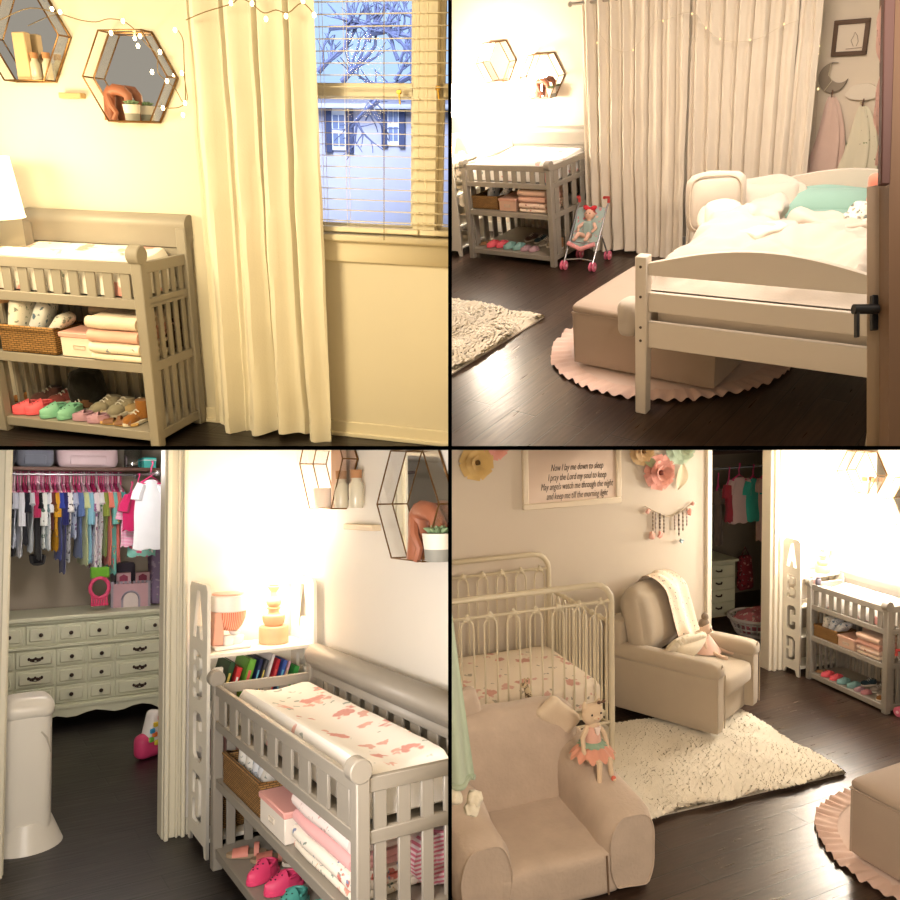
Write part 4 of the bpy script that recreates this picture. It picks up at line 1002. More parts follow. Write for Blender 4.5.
b = MB(); b.bb((1.17, YD - .015, 0), (XW, YD, .09)); struct('baseboard_front', b, TR3, bev=.003)
# dresser
DG = paint('d4d5bb', .42, 'pale_green_painted_wood', .05, .03)
t = thing('dresser', 'pale green dresser with dark drawer pulls inside the closet', 'dresser', (.30, 7.43, 0)); DW = 1.75
DK = paint('3a2a20', .4, 'dark_bronze', .1, metal=.5)
MB().bb((0, .02, .12), (DW, .6, .89)).build('cabinet_body', DG, t, bev=.005)
b = MB(); b.bb((-.02, -.03, .89), (DW + .02, .62, .925)); b.bb((-.012, -.015, .87), (DW + .012, .6, .893)); b.build('dresser_top', DG, t, bev=.006)
b = MB(); b.bb((-.01, -.012, .665), (DW + .01, .03, .69)); b.build('waist_moulding', DG, t, bev=.006)
b = MB(); n = 24; poly = [(-.02, .20), (-.02, .07)] + [(-.02 + (DW + .04) * k / n, .075 + .018 * math.sin(k * 1.3) * (1 if 4 < k < 20 else .3) + (.03 if 6 < k < 18 else 0)) for k in range(1, n)] + [(DW + .02, .07), (DW + .02, .20)]
b.prism([(x, z) for x, z in poly], -.02, .03, 1); b.bb((-.025, -.03, .165), (DW + .025, .03, .19)); b.build('scalloped_base', DG, t, bev=.004)
def knob(par, x, z): MB().lathe([(.006, 0), (.006, .008), (.015, .012), (.017, .018), (.010, .024), (0, .025)], n=12, m=Matrix.Translation((x, -.012, z)) @ Matrix.Rotation(PI / 2, 4, 'X')).build('knob', DK, par)
def pull(par, x, z):
    b = MB()
    for k in range(-3, 4): b.ell((x + k * .016, -.014, z + .006 * math.cos(k * 2.1)), (.011, .004, .014), n=8)
    b.tube([(x - .035, -.02, z), (x - .025, -.032, z - .012), (x, -.036, z - .016), (x + .025, -.032, z - .012), (x + .035, -.02, z)], .004, 6); b.build('handle', DK, par)
cols_ = [0, .16, .40, .655, .905, 1.155, 1.40, DW]
def drawer(x0, x1, z0, z1, kind):
    d = MB(); d.bb((x0 + .008, 0, z0 + .008), (x1 - .008, .03, z1 - .008)); d = d.build('drawer', DG, t, bev=.004)
    f = MB(); f.bb((x0 + .03, -.012, z0 + .028), (x1 - .03, .005, z1 - .028)); f.build('raised_panel', DG, d, bev=.01)
    (knob if kind == 'k' else pull)(d, (x0 + x1) / 2, (z0 + z1) / 2)
X = [q(u, 640, 1, 7.43).x - .30 for u in (-8, 25, 56, 85, 112, 140, 168, 200)]
for i in range(7): drawer(X[i], X[i + 1], .70, .865, 'k')
X2 = [q(u, 690, 1, 7.43).x - .30 for u in (-8, 14, 55, 86.5, 114.5, 163, 195)]
for r_ in range(3):
    z0, z1 = .20 + r_ * .155, .20 + (r_ + 1) * .155
    for i, kd in enumerate('kpkkpk'): drawer(X2[i], X2[i + 1], z0, z1, kd)
# closet shelf and rod
zs = q(80, 467, 1, 7.45).z
t = thing('closet_shelf', 'brown wooden shelf across the top of the closet', 'shelf', (-.6, 7.45, zs)); MB().bb((0, 0, -.03), (2.78, .78, .0)).build('shelf_board', paint('6a4a3c', .6, 'brown_wood', .12), t, bev=.003)
ZR = q(80, 471, 1, 7.72).z - .03
rod('metal clothes rod below the closet shelf', (-.3, 7.72, ZR), (2.15, 7.72, ZR), .012, CHROME, 'clothes_rod', 'clothes rod')
HK = [paint(c, .4, 'hanger_plastic') for c in ('d8407e', 'e06a9c', 'f0d8e0', 'e8b0c8', 'c02a68')]
def garment(label, x, y, L, w, mt, th=.035, rz=0, hk=0, sleeve=.16, flare=1.15, kind='shirt', zr=None, grp=None, low=None):
    t = thing('hanging_' + kind, label, kind, (x, y, zr or ZR), rz)
    # local: shoulders along x
    b = MB(); b.tube(spline([(.0, 0, .012), (.012, 0, .02), (.014, 0, 0), (0, 0, -.04), (0, 0, -.10)], 4), .006, 6)
    b.tube([(-w * .42, 0, -.165), (0, 0, -.10), (w * .42, 0, -.165), (-w * .42, 0, -.165)], .009, 6); b.build('hanger', HK[hk % 5], t)
    b = MB(); sd = x * 13 + y
    def f(u, v):
        a = 2 * PI * u; z = -.135 - L * v
        hw = w * .5 * (.42 + .58 * min(1, v * 7)) * (1 + (flare - 1) * v); tt = th * .5 * (.5 + .5 * min(1, v * 4)) * (1 + .5 * v)
        n_ = 1 + .25 * noise.noise(Vector((math.cos(a) * 1.6, math.sin(a) * 1.6 + sd, v * 2.5)))
        return (hw * math.cos(a) * n_, tt * math.sin(a) * n_ + .012 * noise.noise(Vector((sd, v * 3, math.cos(a)))), z + .01 * math.sin(a * 6) * v)
    b.grid(f, 22, 12, cu=True)
    if sleeve:
        for s_ in (-1, 1): b.tube([(s_ * w * .36, 0, -.17), (s_ * w * .52, 0, -.25), (s_ * w * .56, .0, -.17 - sleeve)], [th * .75, th * .9, th * .95], 8)
    b.build(kind + '_cloth', mt, t)
    if low:
        b = MB(); zt = -.135 - L
        for s_ in (-1, 1): b.tube([(s_ * w * .2, 0, zt + .03), (s_ * w * .22, 0, zt - low * .5), (s_ * w * .24, 0, zt - low)], [w * .17, w * .15, w * .13], 8)
        b.build('hanging_trousers', cloth('15151a'), t)
    return t
def F_(b_, c1, c2=None, s=16, r=.36, leaf='8a9a94', d=.6): return floral(b_, [c1, c2 or c1], s, r, leaf, dens=d)
G = [(4, '6a7284', 533, 'slate grey top', None), (9.5, '171a24', 545, 'black navy top with black trousers', .1), (15, 'c4cad8', 548, 'pale grey top', None), (21, 'e2e6ee', 557, 'white long top', None), (27, '1a1c28', 545, 'black top left of the grey shirts', None),
 (32, 'd4dce4', 552, 'pale blue-grey top', None), (36.5, 'b8335f', 513, 'crimson top', None), (40, '101116', 560, 'black trousers outfit', .04), (44, F_('e6ece8', '5a7a6a', '8aa0a8'), 548, 'green print white dress', None), (49, F_('dfe6ea', '6a8a90', 'a8b8c0'), 550, 'teal flecked white dress', None),
 (53, '6a3226', 530, 'maroon top', None), (57, F_('d8a030', '8a5a18'), 551, 'yellow dotted top', None), (61, '3448a8', 560, 'royal blue dress', None), (65.5, '2a2e6a', 573, 'dark navy dress', None), (69.5, F_('f0f0ee', '181818', '202020', 22), 562, 'black and white print dress', None),
 (75, F_('b8c4dc', '4a5a8a', '8a6a9a'), 538, 'blue floral top', None), (81, '5a74a8', 558, 'denim blue dress', None), (86, 'd2dca4', 565, 'pale lime dress', None), (91, '8cc4dc', 563, 'sky blue dress', None), (96, F_('eee4ea', 'a070a0', 'c890b0'), 570, 'lilac print dress', None),
 (101, F_('e8e8ea', '5a8a6a', 'c87890', 18), 573, 'floral white long dress', None), (106, '8a9840', 556, 'olive green top', None), (110.5, 'f28a78', 565, 'coral long dress', None), (115, F_('78c0b8', 'e86a7a', 'f0d060', 18), 574, 'teal floral long dress', None), (119, 'e87c74', 562, 'salmon dress', None), (123.5, '4fb6ae', 512, 'turquoise top', None)]
GX = []
for i, (u, c, vb, nm, low) in enumerate(G):
    y = 7.72; x = q(u, 520, 1, y - .16).x; zb = q(u, vb, 1, y - .16).z
    garment(nm + ' hanging in the closet', x, y, ZR - .135 - zb, .36, cloth(c) if isinstance(c, str) else c, .032, PI / 2 + .02 * math.sin(i * 2.3), i, (.10, .2, .13, .27, .16)[i % 5], (1.12, 1.3, .95, 1.2)[i % 4], 'dress' if 'dress' in nm else 'shirt', low=low)
# filler row of hangers' shirts between the named ones
xs0, xs1 = q(2, 480, 1, 7.72).x, q(124, 480, 1, 7.72).x
GX = [q(g_[0], 520, 1, 7.56).x for g_ in G]
for k in range(len(GX) - 1):
    x = (GX[k] + GX[k + 1]) / 2
    t = thing('clothes_hanger', 'pink or pale plastic clothes hanger on the closet rod', 'hanger', (x, 7.72, ZR), PI / 2 + .02 * math.sin(k * 3.1), 'clothes hangers on the closet rod'); b = MB()
    b.tube(spline([(.0, 0, .012), (.012, 0, .02), (.014, 0, 0), (0, 0, -.04), (0, 0, -.08)], 4), .006, 6); b.tube([(-.16, 0, -.15), (0, 0, -.08), (.16, 0, -.15)], .011, 6); b.build('hanger_body', HK[(k * 3) % 5], t)
# right hand rod, clothes turned to the room
y2 = 7.1
for (u, vt, vb, w, c, nm, kd, rz_) in ((131, 500, 546, .17, stripes('f07ab4', 'f6e4ee', 26, 2), 'pink and white striped shirt', 'shirt', .5), (138, 492, 530, .26, cloth('c82a66'), 'magenta shirt', 'shirt', .5), (141, 515, 556, .22, F_('88c8bc', 'e06a8a', 'f0e8e0', 14), 'teal floral skirt', 'skirt', .2), (151, 480, 549, .21, cloth('e6eaf0'), 'white top', 'shirt', .15)):
    yy = {131: 7.25, 138: 7.15, 141: 7.3, 151: 6.95}[u]; p0 = q(u, vt, 1, yy); p1 = q(u, vb, 1, yy)
    garment(nm + ' at the right closet side', p0.x, yy, p0.z - p1.z, w, c, .05, rz_, 0, .13 if kd == 'shirt' else 0, 1.35 if u == 151 else 1.1, kd, zr=p0.z + .135)
t = rod('dark short rod at the right of the closet', (q(150, 470, 1, 7.0).x, 6.7, q(150, 474, 1, 7.0).z), (q(150, 470, 1, 7.0).x, 7.6, q(150, 474, 1, 7.0).z), .012, CHROME, 'clothes_rod', 'clothes rod')
# bags on the shelf
def bag(label, u0, u1, v1, h, mt, y=7.62, d=.26, straps=True):
    a, c_ = q(u0, v1, 1, y), q(u1, v1, 1, y); t = thing('handbag', label, 'bag', ((a.x + c_.x) / 2, y + d / 2, zs)); w = abs(c_.x - a.x)
    MB().rbox((0, 0, h / 2), (w, d, h), .06, 10, puff=.01, wob=.015, seed=u0).build('bag_body', mt, t)
    if straps: MB().tube([(-w * .3, -d / 2, h * .7), (-w * .28, -d / 2 - .02, h * 1.1), (w * .28, -d / 2 - .02, h * 1.1), (w * .3, -d / 2, h * .7)], .01, 6).build('strap', mt, t)
    MB().rbox((0, -d / 2 - .01, h * .3), (w * .6, .03, h * .4), .012, 5).build('front_pocket', mt, t)
bag('black bag at the left of the closet shelf', -6, 16, 465, .24, cloth('20222c'))
bag('grey backpack on the closet shelf', 17, 53, 465, .22, cloth('858a98'))
bag('pale pink handbag on the closet shelf', 58, 118, 467, .22, paint('dcc4c8', .5, 'pale_pink_leather'))
t = thing('glass_vase', 'clear glass container on the closet shelf', 'vase', (q(134, 466, 1, 7.6).x, 7.66, zs)); MB().lathe([(.07, 0), (.075, .01), (.075, .24), (.069, .24), (.068, .015), (0, .012)], n=24).build('vase_body', clear('thick_glass', .45, 'dfe8ee'), t)
t = thing('teal_box', 'small teal box at the right end of the closet shelf', 'box', (q(150, 460, 1, 7.55).x, 7.62, zs)); MB().bb((-.05, -.05, 0), (.06, .05, .1)).build('box_body', paint('48c8c0', .5), t, bev=.004); MB().bb((-.052, -.052, .07), (.062, .052, .078)).build('box_band', paint('e8e8e8', .5), t)
# toy castle and dress-up things on the dresser
cs = q(132, 603, 1, 7.6); t = thing('toy_castle', 'pink and grey toy castle standing on the dresser', 'toy castle', (cs.x, 7.66, .925), -.15); w, h = .32, .21
CP = paint('c8a0a8', .6, 'pink_card', .1); CG = paint('a09aa8', .6, 'grey_card', .1)
MB().bb((-w / 2, 0, 0), (w / 2, .16, h)).build('castle_wall', CP, t, bev=.003)
b = MB()
for k in range(9): b.bb((-w / 2 + w * k / 9, -.006, h), (-w / 2 + w * (k + .55) / 9, .02, h + .02))
b.bb((-w / 2 - .006, -.008, 0), (-w / 2 + .015, .01, h + .02)); b.bb((w / 2 - .015, -.008, 0), (w / 2 + .006, .01, h + .02)); b.build('battlements', CG, t)
b = MB(); b.tube([(.07 * math.cos(PI - PI * k / 12), -.008, .07 + .07 * math.sin(PI * k / 12)) for k in range(13)], .01, 6); b.bb((-.08, -.012, 0), (-.062, 0, .08)); b.bb((.062, -.012, 0), (.08, 0, .08)); b.build('gate_arch', CG, t)
MB().prism([(-.06, 0), (.06, 0), (.06, .07)] + [(.06 * math.cos(PI * k / 10), .07 + .06 * math.sin(PI * k / 10)) for k in range(1, 10)] + [(-.06, .07)], -.006, 0, 1).build('gate', paint('d8ccc8', .6), t)
for (x, hh) in ((-.06, .30), (.10, .30)):
    tw = MB().bb((x - .06, .04, h), (x + .06, .14, hh)).build('tower', CP, t); MB().prism([(x - .035, h + .02), (x + .035, h + .02), (x + .035, hh - .03), (x, hh - .01), (x - .035, hh - .03)], .034, .04, 1).build('tower_window', paint('8a2a4a', .6), tw)
p0 = q(100, 588, 1, 7.5); t = thing('beaded_costume', 'pink fringed dress-up piece with green top hanging over the dresser', 'costume', (p0.x, 7.52, p0.z)); b = MB()
b.tube([(.075 * math.cos(2 * PI * k / 20), 0, .085 * math.sin(2 * PI * k / 20)) for k in range(20)], .016, 8, closed=True)
for k in range(7): b.tube([(-.06 + .02 * k, 0, -.07), (-.062 + .02 * k, -.01, -.12), (-.058 + .02 * k, 0, -.15)], [.009, .008, .012], 6)
b.build('pink_fringe', paint('e04a78', .5, 'pink_plastic'), t); MB().rbox((-.0, .01, .13), (.16, .05, .1), .02, 6, wob=.02).build('green_cloth', cloth('74b83a'), t)
p0 = q(155, 580, 1, 7.75); t = thing('hanging_organizer', 'purple grey fabric organizer at the right end of the dresser', 'organizer', (p0.x + .02, 7.75, .93)); MB().rbox((0, 0, .30), (.14, .2, .6), .03, 6, wob=.01).build('organizer_body', F_('8a7a98', 'b8a8c0'), t)
p0 = q(124, 565, 1, 7.95); t = thing('folded_clothes', 'stack of dark folded clothes behind the toy castle', 'clothes', (p0.x, 7.95, .925)); MB().rbox((0, 0, .19), (.2, .2, .38), .04, 8, wob=.03).build('clothes_pile', cloth('4a4450'), t)
# toy on the closet floor
p0 = q(156, 757, 2, 0); t = thing('toy_phone', 'pink toy with colourful keypad on the closet floor', 'toy', (p0.x - .03, p0.y + .04, 0), .5); 
MB().rbox((0, 0, .09), (.26, .12, .18), .055, 8).build('toy_body', paint('e0487c', .35, 'pink_plastic'), t); MB().rbox((.02, -.01, .2), (.16, .1, .26), .04, 8, ry=.3).build('toy_screen', paint('e8e4e0', .35), t)
for i, (x, z, c) in enumerate(((-.04, .2, '3aa0d8'), (-.01, .24, 'e8c83a'), (-.05, .14, '7ac84a'), (-.02, .17, 'e87a3a'), (.03, .28, 'd83a6a'), (-.0, .11, 'e8d84a'))): MB().rbox((x, -.066, z), (.04, .02, .035), .008, 4).build('button', paint(c, .4), t)
# diaper pail
t = thing('diaper_pail', 'white plastic diaper pail by the left door casing', 'pail', (.40, 5.06, 0)); PW = paint('e6e2d8', .35, 'white_plastic', .02, 0)
def pail(u, v):
    a = 2 * PI * u; sx, sy = .125 - .004 * v, .13 - .004 * v; e = .55
    c_, s_ = math.cos(a), math.sin(a)
    return (sx * math.copysign(abs(c_) ** e, c_), sy * math.copysign(abs(s_) ** e, s_), .06 + .66 * v)
b = MB(); b.grid(pail, 36, 14, cu=True); b.add([pail(k / 36, 0) for k in range(36)], [tuple(range(36))]); b.build('pail_body', PW, t)
MB().rbox((0, 0, .735), (.25, .26, .12), .055, 10, puff=.008).build('pail_lid', PW, t)
MB().tube([(.06, -.12, .62), (.09, -.115, .58), (.108, -.09, .50), (.113, -.05, .47)], .006, 8).build('lid_seam', paint('c8c2b4', .4), t)
b = MB(); b.grid(lambda u, v: ((.13 + .06 * (1 - v)) * math.cos(2 * PI * u), (.14 + .05 * (1 - v)) * math.sin(2 * PI * u), .14 * v), 32, 4, cu=True); b.add([((.13) * math.cos(2 * PI * k / 32), (.14) * math.sin(2 * PI * k / 32), .14) for k in range(32)], [tuple(range(32))])
b.build('foot_base', PW, t)
# letter bookcase
BL_ = (1.185, 4.30)
abc_shelf('cream letter bookcase holding the lamp and books', .60, .36, 1.41, [1.045, .76, .42, .10], (BL_[0], BL_[1], 0), 0, 'ABCD')
LQ = Matrix.Translation((1.60, 4.47, 1.045))
t = table_lamp('lit lamp with pale turned wooden base on the bookcase', (1.60, 4.47, 1.047), .80, 5, 'fff0d8'); t.matrix_basis = t.matrix_basis @ Matrix.Diagonal((1, 1, 1.12, 1))
# sound and feeding machine: pink and white bottle appliance
t = thing('bottle_maker', 'pink and white bottle making appliance beside the lamp', 'kitchen appliance', (1.345, 4.48, 1.047)); PKM = paint('eab09a', .4, 'peach_plastic'); WP = paint('efece6', .35, 'white_plastic', .02, 0)
MB().bb((-.10, -.09, 0), (.1, .1, .02)).build('base_plate', WP, t, bev=.006)
MB().prism([(-.105, .02), (-.04, .02), (-.045, .2), (-.09, .2)], -.05, .08, 1).build('side_housing', PKM, t, bev=.006)
MB().lathe([(.09, .2), (.098, .205), (.098, .285), (.09, .29)], n=28).build('water_tank_band', WP, t)
MB().lathe([(.092, .29), (.09, .30), (.02, .306), (.0, .306)], n=28).build('lid', PKM, t)
MB().lathe([(.04, .095), (.062, .12), (.08, .16), (.085, .2)], n=28, c=(.01, 0, 0)).build('brew_basket', stripes('d8785a', 'f0b49c', 30, 0), t)
MB().lathe([(.04, .02), (.048, .03), (.05, .06), (.02, .07), (.03, .075), (.03, .09), (.0, .092)], n=20, c=(.03, -.01, 0)).build('bottle', WP, t)
MB().rbox((-.02, -.05, .045), (.05, .05, .06), .012, 5).build('front_knob', WP, t)
# books on the second shelf
BK = [('204a28', 'dark green book at the left of the bookcase shelf', .02, .03, .235), ('d83a3a', 'red ring handled board book', .065, .028, .2), ('6cae3a', 'bright green picture book', .115, .04, .24), ('1e2a5a', 'navy blue book', .17, .02, .23), ('4a4a52', 'grey spined book', .20, .018, .225), ('e8e0e0', 'thin white book with pink spine', .23, .016, .25), ('c02838', 'red book near the right of the row', .262, .022, .22), ('3a5ab0', 'blue book next to the red one', .30, .024, .21), ('e0b0c0', 'pale pink thin book', .33, .014, .2), ('3a9a44', 'small green book at the right end', .37, .03, .17)]
for i, (c, lb, x, w_, h_) in enumerate(BK):
    t = thing('picture_book', lb, 'book', (BL_[0] + .04 + x * 1.1, BL_[1] + .05, .762 + .004), 0, ry=.30); m = paint(c, .45, 'book_cover', .1)
    b = MB(); b.bb((0, 0, 0), (.004, .22, h_)); b.bb((w_ - .004, 0, 0), (w_, .22, h_)); b.bb((0, 0, 0), (w_, .004, h_)); b.build('cover', m, t)
    MB().bb((.004, .005, .004), (w_ - .004, .215, h_ - .004)).build('pages', paint('e8e2d4', .8), t)
    MB().bb((w_ * .3, -.002, h_ * .25), (w_ * .7, .0, h_ * .75)).build('spine_stripe', paint(('e8d870', 'e8e8e8', 'd85a5a', '70c0d8')[i % 4], .5), t)
t = thing('board_toy', 'white card toy with letters beside the changing table rail', 'toy', (BL_[0] + .03, BL_[1] + .02, .775)); MB().bb((0, -.01, 0), (.05, .01, .2)).build('card_body', WP, t, bev=.003); MB().tube([(.01, -.013, .08), (.02, -.013, .15), (.04, -.013, .13), (.03, -.013, .06)], .004, 5).build('printed_mark', paint('30303a', .6), t)
for (u, zz, nm) in ((212, .44, 'folded pink cloth on the lower bookcase shelf'), (213, .12, 'small storage basket on the lowest bookcase shelf')):
    t = thing('shelf_item', nm, 'cloth' if zz > .2 else 'basket', (BL_[0] + .15, BL_[1] + .17, zz - .018)); MB().rbox((0, 0, .09), (.2, .2, .18), .03, 6, wob=.01).build('item_body', cloth('d0a0a0') if zz > .2 else WICKER, t)
# changing table along the right wall
T3 = (1.17, 4.20); L3 = 1.73
tb = changing_table('grey changing table with sleigh backboard along the right wall', L3, .57, loc=(T3[0], T3[1], 0), rz=-PI / 2, hs=(.985, .92, .745, .455, .11, 1.07), nf=9, rr=.062)
def on(x, y, z): return (T3[0] + y, T3[1] - x, z + .003)
changing_pad('white rose print changing pad', on(L3 / 2, .28, .75), L3 - .18, .40, -PI / 2, .165)
zs, zb = .455, .11
basket('brown wicker basket full of diapers', on(.40, .14, zs), .55, .22, .14, -PI / 2)
for i, (x, k, tl) in enumerate(((.25, 0, .3), (.36, 0, .4), (.46, 1, .5), (.54, 1, .6), (.60, 0, .8))):
    diaper(('cream print diaper at the far end of the basket', 'cream print diaper second in the basket', 'blue diaper in the middle of the basket', 'blue diaper toward the near end of the basket', 'white diaper leaning at the near end of the basket')[i], on(x, .15, zs + .05), .17, tl, -PI / 2, k)
storage_box('cream box with pink lid beside the wicker basket', on(.86, .13, zs), .30, .22, .13, 'e6a8a0', 'efe6da', -PI / 2)
bx = 1.32
folded('white patterned cloth at the bottom of the blanket stack', on(bx, .2, zs), .56, .30, .035, F_('efe6d6', 'e0a090', 'd0a060'), -PI / 2, 1, 1)
folded('floral blanket second from bottom of the stack', on(bx, .2, zs + .037), .56, .30, .06, F_('f0e8dc', 'e08a80', '8a96b6', 13), -PI / 2, 2, 5)
folded('pink blanket in the middle of the stack', on(bx, .2, zs + .098), .56, .29, .06, cloth('f0b4b4'), -PI / 2, 2, 9)
folded('fluffy speckled white blanket on top of the stack', on(bx, .2, zs + .159), .56, .29, .07, F_('efdfda', 'd8a8a0', 'd0b0a8', 24, .2), -PI / 2, 2, 13)
folded('pink and white striped cloth behind the blankets', on(1.5, .44, zs), .3, .18, .2, stripes('d87a90', 'f0dce0', 20, 2), -PI / 2, 3, 17)
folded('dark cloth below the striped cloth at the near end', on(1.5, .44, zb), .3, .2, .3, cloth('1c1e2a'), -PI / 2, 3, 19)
for i, (x, y, s, kd, c, lb) in enumerate(((.22, .12, .2, 'd', 'd88a7a', 'salmon sandal at the far end of the bottom shelf'), (.34, .2, .2, 'd', 'c87a6a', 'salmon sandal behind the pink clogs'), (.50, .11, .2, 'c', 'f0487a', 'hot pink clog farther from the teal clogs'), (.66, .15, .2, 'c', 'f0487a', 'hot pink clog next to the teal clogs'),
     (.84, .12, .2, 'c', '5ab0a4', 'teal clog next to the pink clogs'), (1.0, .16, .2, 'c', '5ab0a4', 'teal clog nearest the front post'), (.45, .32, .2, 's', '8a7a6a', 'patterned beige sneaker behind the pink clogs'), (.75, .36, .2, 's', '4a4a40', 'dark olive sneaker behind the teal clogs'))):
    P0 = on(x, y, zb)
    if kd == 'c': clog(lb, P0, s, c, 2.0 - (i % 2) * .3)
    elif kd == 'd': sandal(lb, P0, s, c, 'a08a70', 1.2)
    else: sneaker(lb, P0, s, c, 1.3)
# hexagon shelves on the right wall
def hexw(label, ul, vl, R, dp): 
    p0 = q(ul, vl, 0, XW); hex_shelf(label, (XW, p0.y - R, p0.z), R, dp, -PI / 2); return p0.y - R, p0.z
cy, cz = hexw('large hexagon mirror shelf at the right edge', 394.6, 504, .285, .095)
zf = cz - .285 * .866 + .004
figurine('brown figurine beside the succulent in the right hexagon shelf', (XW - .055, q(426, 555, 0, XW - .05).y, zf), 1.75, -PI / 2)
succulent('succulent in a two tone pot in the right hexagon shelf', (XW - .06, q(440, 558, 0, XW - .05).y, zf), 1.85)
cy, cz = hexw('hexagon mirror shelf above the lamp', 315, 464, .30, .095)
zf = cz - .30 * .866 + .004
for (u, s, lb) in ((343, 1.7, 'cork bottle next to the wooden block'), (358, 1.7, 'cork bottle at the right of its pair')): cork_bottle(lb, (XW - .06, q(u, 503, 0, XW - .05).y, zf), s)
t = thing('wooden_block', 'tall wooden block standing in the hexagon shelf above the lamp', 'ornament', (XW - .04, q(341, 503, 0, XW - .05).y + .05, zf)); MB().bb((-.02, -.06, 0), (.02, .06, .33)).build('block_body', paint('c8a48c', .6, 'pale_wood', .12), t, bev=.004)
t = thing('candle_cup', 'cream cup in the hexagon shelf above the lamp', 'cup', (XW - .05, q(322, 502, 0, XW - .05).y, zf)); MB().lathe([(.035, 0), (.045, .01), (.05, .1), (.043, .11)], n=24).build('cup_body', paint('ecdccc', .6), t)
p0 = q(366, 527, 0, XW); t = thing('wall_peg_shelf', 'small pale wooden ledge on the wall between the hexagon shelves', 'wall ledge', (XW, p0.y, p0.z)); MB().bb((-.05, -.17, -.015), (0, .17, .015)).build('ledge', paint('dcc8a8', .6, 'pale_wood', .1), t, bev=.003)
lightc(3, (-.75, .5, 1.3), 62, 'fff5ec', .7, (0.1, .4, 5))
lightc(3, (-.1, .12, 4.2), 14, 'fff5ec', .6, (-.2, .8, 6))
light('POINT', 3, (1.58, 4.42, 1.6), 20, 'fff0dc', .09)
light('POINT', 3, (.9, 6.1, 2.25), 120, 'fff4ee', .2)  # added fill to brighten the closet, no lamp hangs there

# ================================================================== BOTTOM RIGHT: crib, armchairs, rug, closet door
CUR[0] = 4
XW, YD = 5.78, 5.97
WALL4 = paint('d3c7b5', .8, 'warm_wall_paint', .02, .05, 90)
TR4 = paint('e4dac6', .5, 'cream_trim_paint', .02, .02)
xo0, xo1 = 4.49, 5.14
b = MB(); b.bb((-1, YD, 0), (xo0 - .05, YD + .1, 3.2)); struct('wall_front', b, WALL4)
b = MB(); b.bb((5.27, YD, 0), (XW, YD + .1, 3.2)); struct('wall_corner', b, WALL4)
b = MB(); b.bb((XW, 1, 0), (XW + .1, YD + .1, 3.2)); struct('wall_right', b, WALL4)
b = MB(); b.bb((-1, .8, -.05), (9, 8.6, 0)); struct('floor', b, planks(-.10, '4a382d', '35271f', .27))
b = MB(); b.bb((xo0 - .05, YD - .03, 0), (xo0, YD + .1, 3.2)); struct('trim_4', b, TR4, bev=.004, label='cream door casing left of the dark closet')
b = MB(); b.bb((xo1, YD - .02, 0), (5.27, YD + .1, 3.2)); b.bb((xo1 + .03, YD - .05, 0), (xo1 + .06, YD, 3.2)); b.bb((xo1 + .09, YD - .045, 0), (5.27, YD, 3.2)); struct('trim_5', b, TR4, bev=.004, label='cream moulded door casing right of the dark closet')
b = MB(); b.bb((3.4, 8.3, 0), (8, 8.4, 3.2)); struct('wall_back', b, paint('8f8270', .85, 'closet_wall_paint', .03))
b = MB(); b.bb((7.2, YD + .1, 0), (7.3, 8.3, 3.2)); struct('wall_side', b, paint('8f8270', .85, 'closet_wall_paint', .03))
b = MB(); b.bb((-1, YD - .015, 0), (xo0 - .05, YD, .12)); struct('baseboard_front', b, TR4, bev=.003)
# closet: dresser, rod, clothes, basket
a_, c_ = q(712, 561, 1, 7.3), q(736, 561, 1, 7.3); zt = a_.z
t = thing('dresser', 'pale green dresser in the shadow of the closet', 'dresser', (c_.x - 1.3, 7.3, 0))
MB().bb((0, .01, .08), (1.3, .5, zt - .03)).build('cabinet_body', DG, t, bev=.005); MB().bb((-.02, -.03, zt - .03), (1.32, .52, zt)).build('dresser_top', DG, t, bev=.005)
for r_ in range(4):
    z0, z1 = .12 + r_ * (zt - .17) / 4, .12 + (r_ + 1) * (zt - .17) / 4
    for k in range(3):
        d = MB().bb((.02 + k * .42, -.012, z0 + .01), (.42 + k * .43, .02, z1 - .01)).build('drawer', DG, t, bev=.004); MB().tube([(.18 + k * .42, -.015, (z0 + z1) / 2 + .01), (.2 + k * .42, -.035, (z0 + z1) / 2), (.24 + k * .42, -.035, (z0 + z1) / 2), (.26 + k * .42, -.015, (z0 + z1) / 2 + .01)], .009, 6).build('handle', DK, d)
zr = q(745, 467, 1, 7.4).z
rod('pale closet rod above the hanging clothes', (4.6, 7.4, zr), (7.15, 7.4, zr), .014, CHROME, 'clothes_rod', 'clothes rod')
zs4 = q(745, 452, 1, 7.4).z; t = thing('closet_shelf', 'dark wooden shelf at the top of the closet', 'shelf', (4.6, 7.3, zs4 + .0)); MB().bb((0, 0, 0), (2.5, .8, .03)).build('shelf_board', paint('5a4034', .6, 'brown_wood', .12), t)
for (u, vt, vb, w, c, nm, rz_, kd) in ((729, 482, 522, .10, 'a83a48', 'dark red top behind the pink shirt', .5, 'shirt'), (739, 478, 523, .27, 'd8b8b4', 'pale pink short sleeved top', .1, 'shirt'), (753, 479, 521, .20, '3fae9c', 'turquoise top', .2, 'shirt'), (766, 476, 540, .22, 'dcb4ac', 'long pink romper', .1, 'romper'), (718, 488, 545, .12, '6a5a50', 'brown patterned top at the far left', .6, 'shirt')):
    yy = 7.2; p0, p1 = q(u, vt, 1, yy), q(u, vb, 1, yy)
    garment(nm + ' in the dark closet', p0.x, yy, p0.z - p1.z, w, cloth(c), .06, rz_, 0, .14, 1.1, kd, zr=p0.z + .14)
p0 = q(753, 548, 1, 7.5)
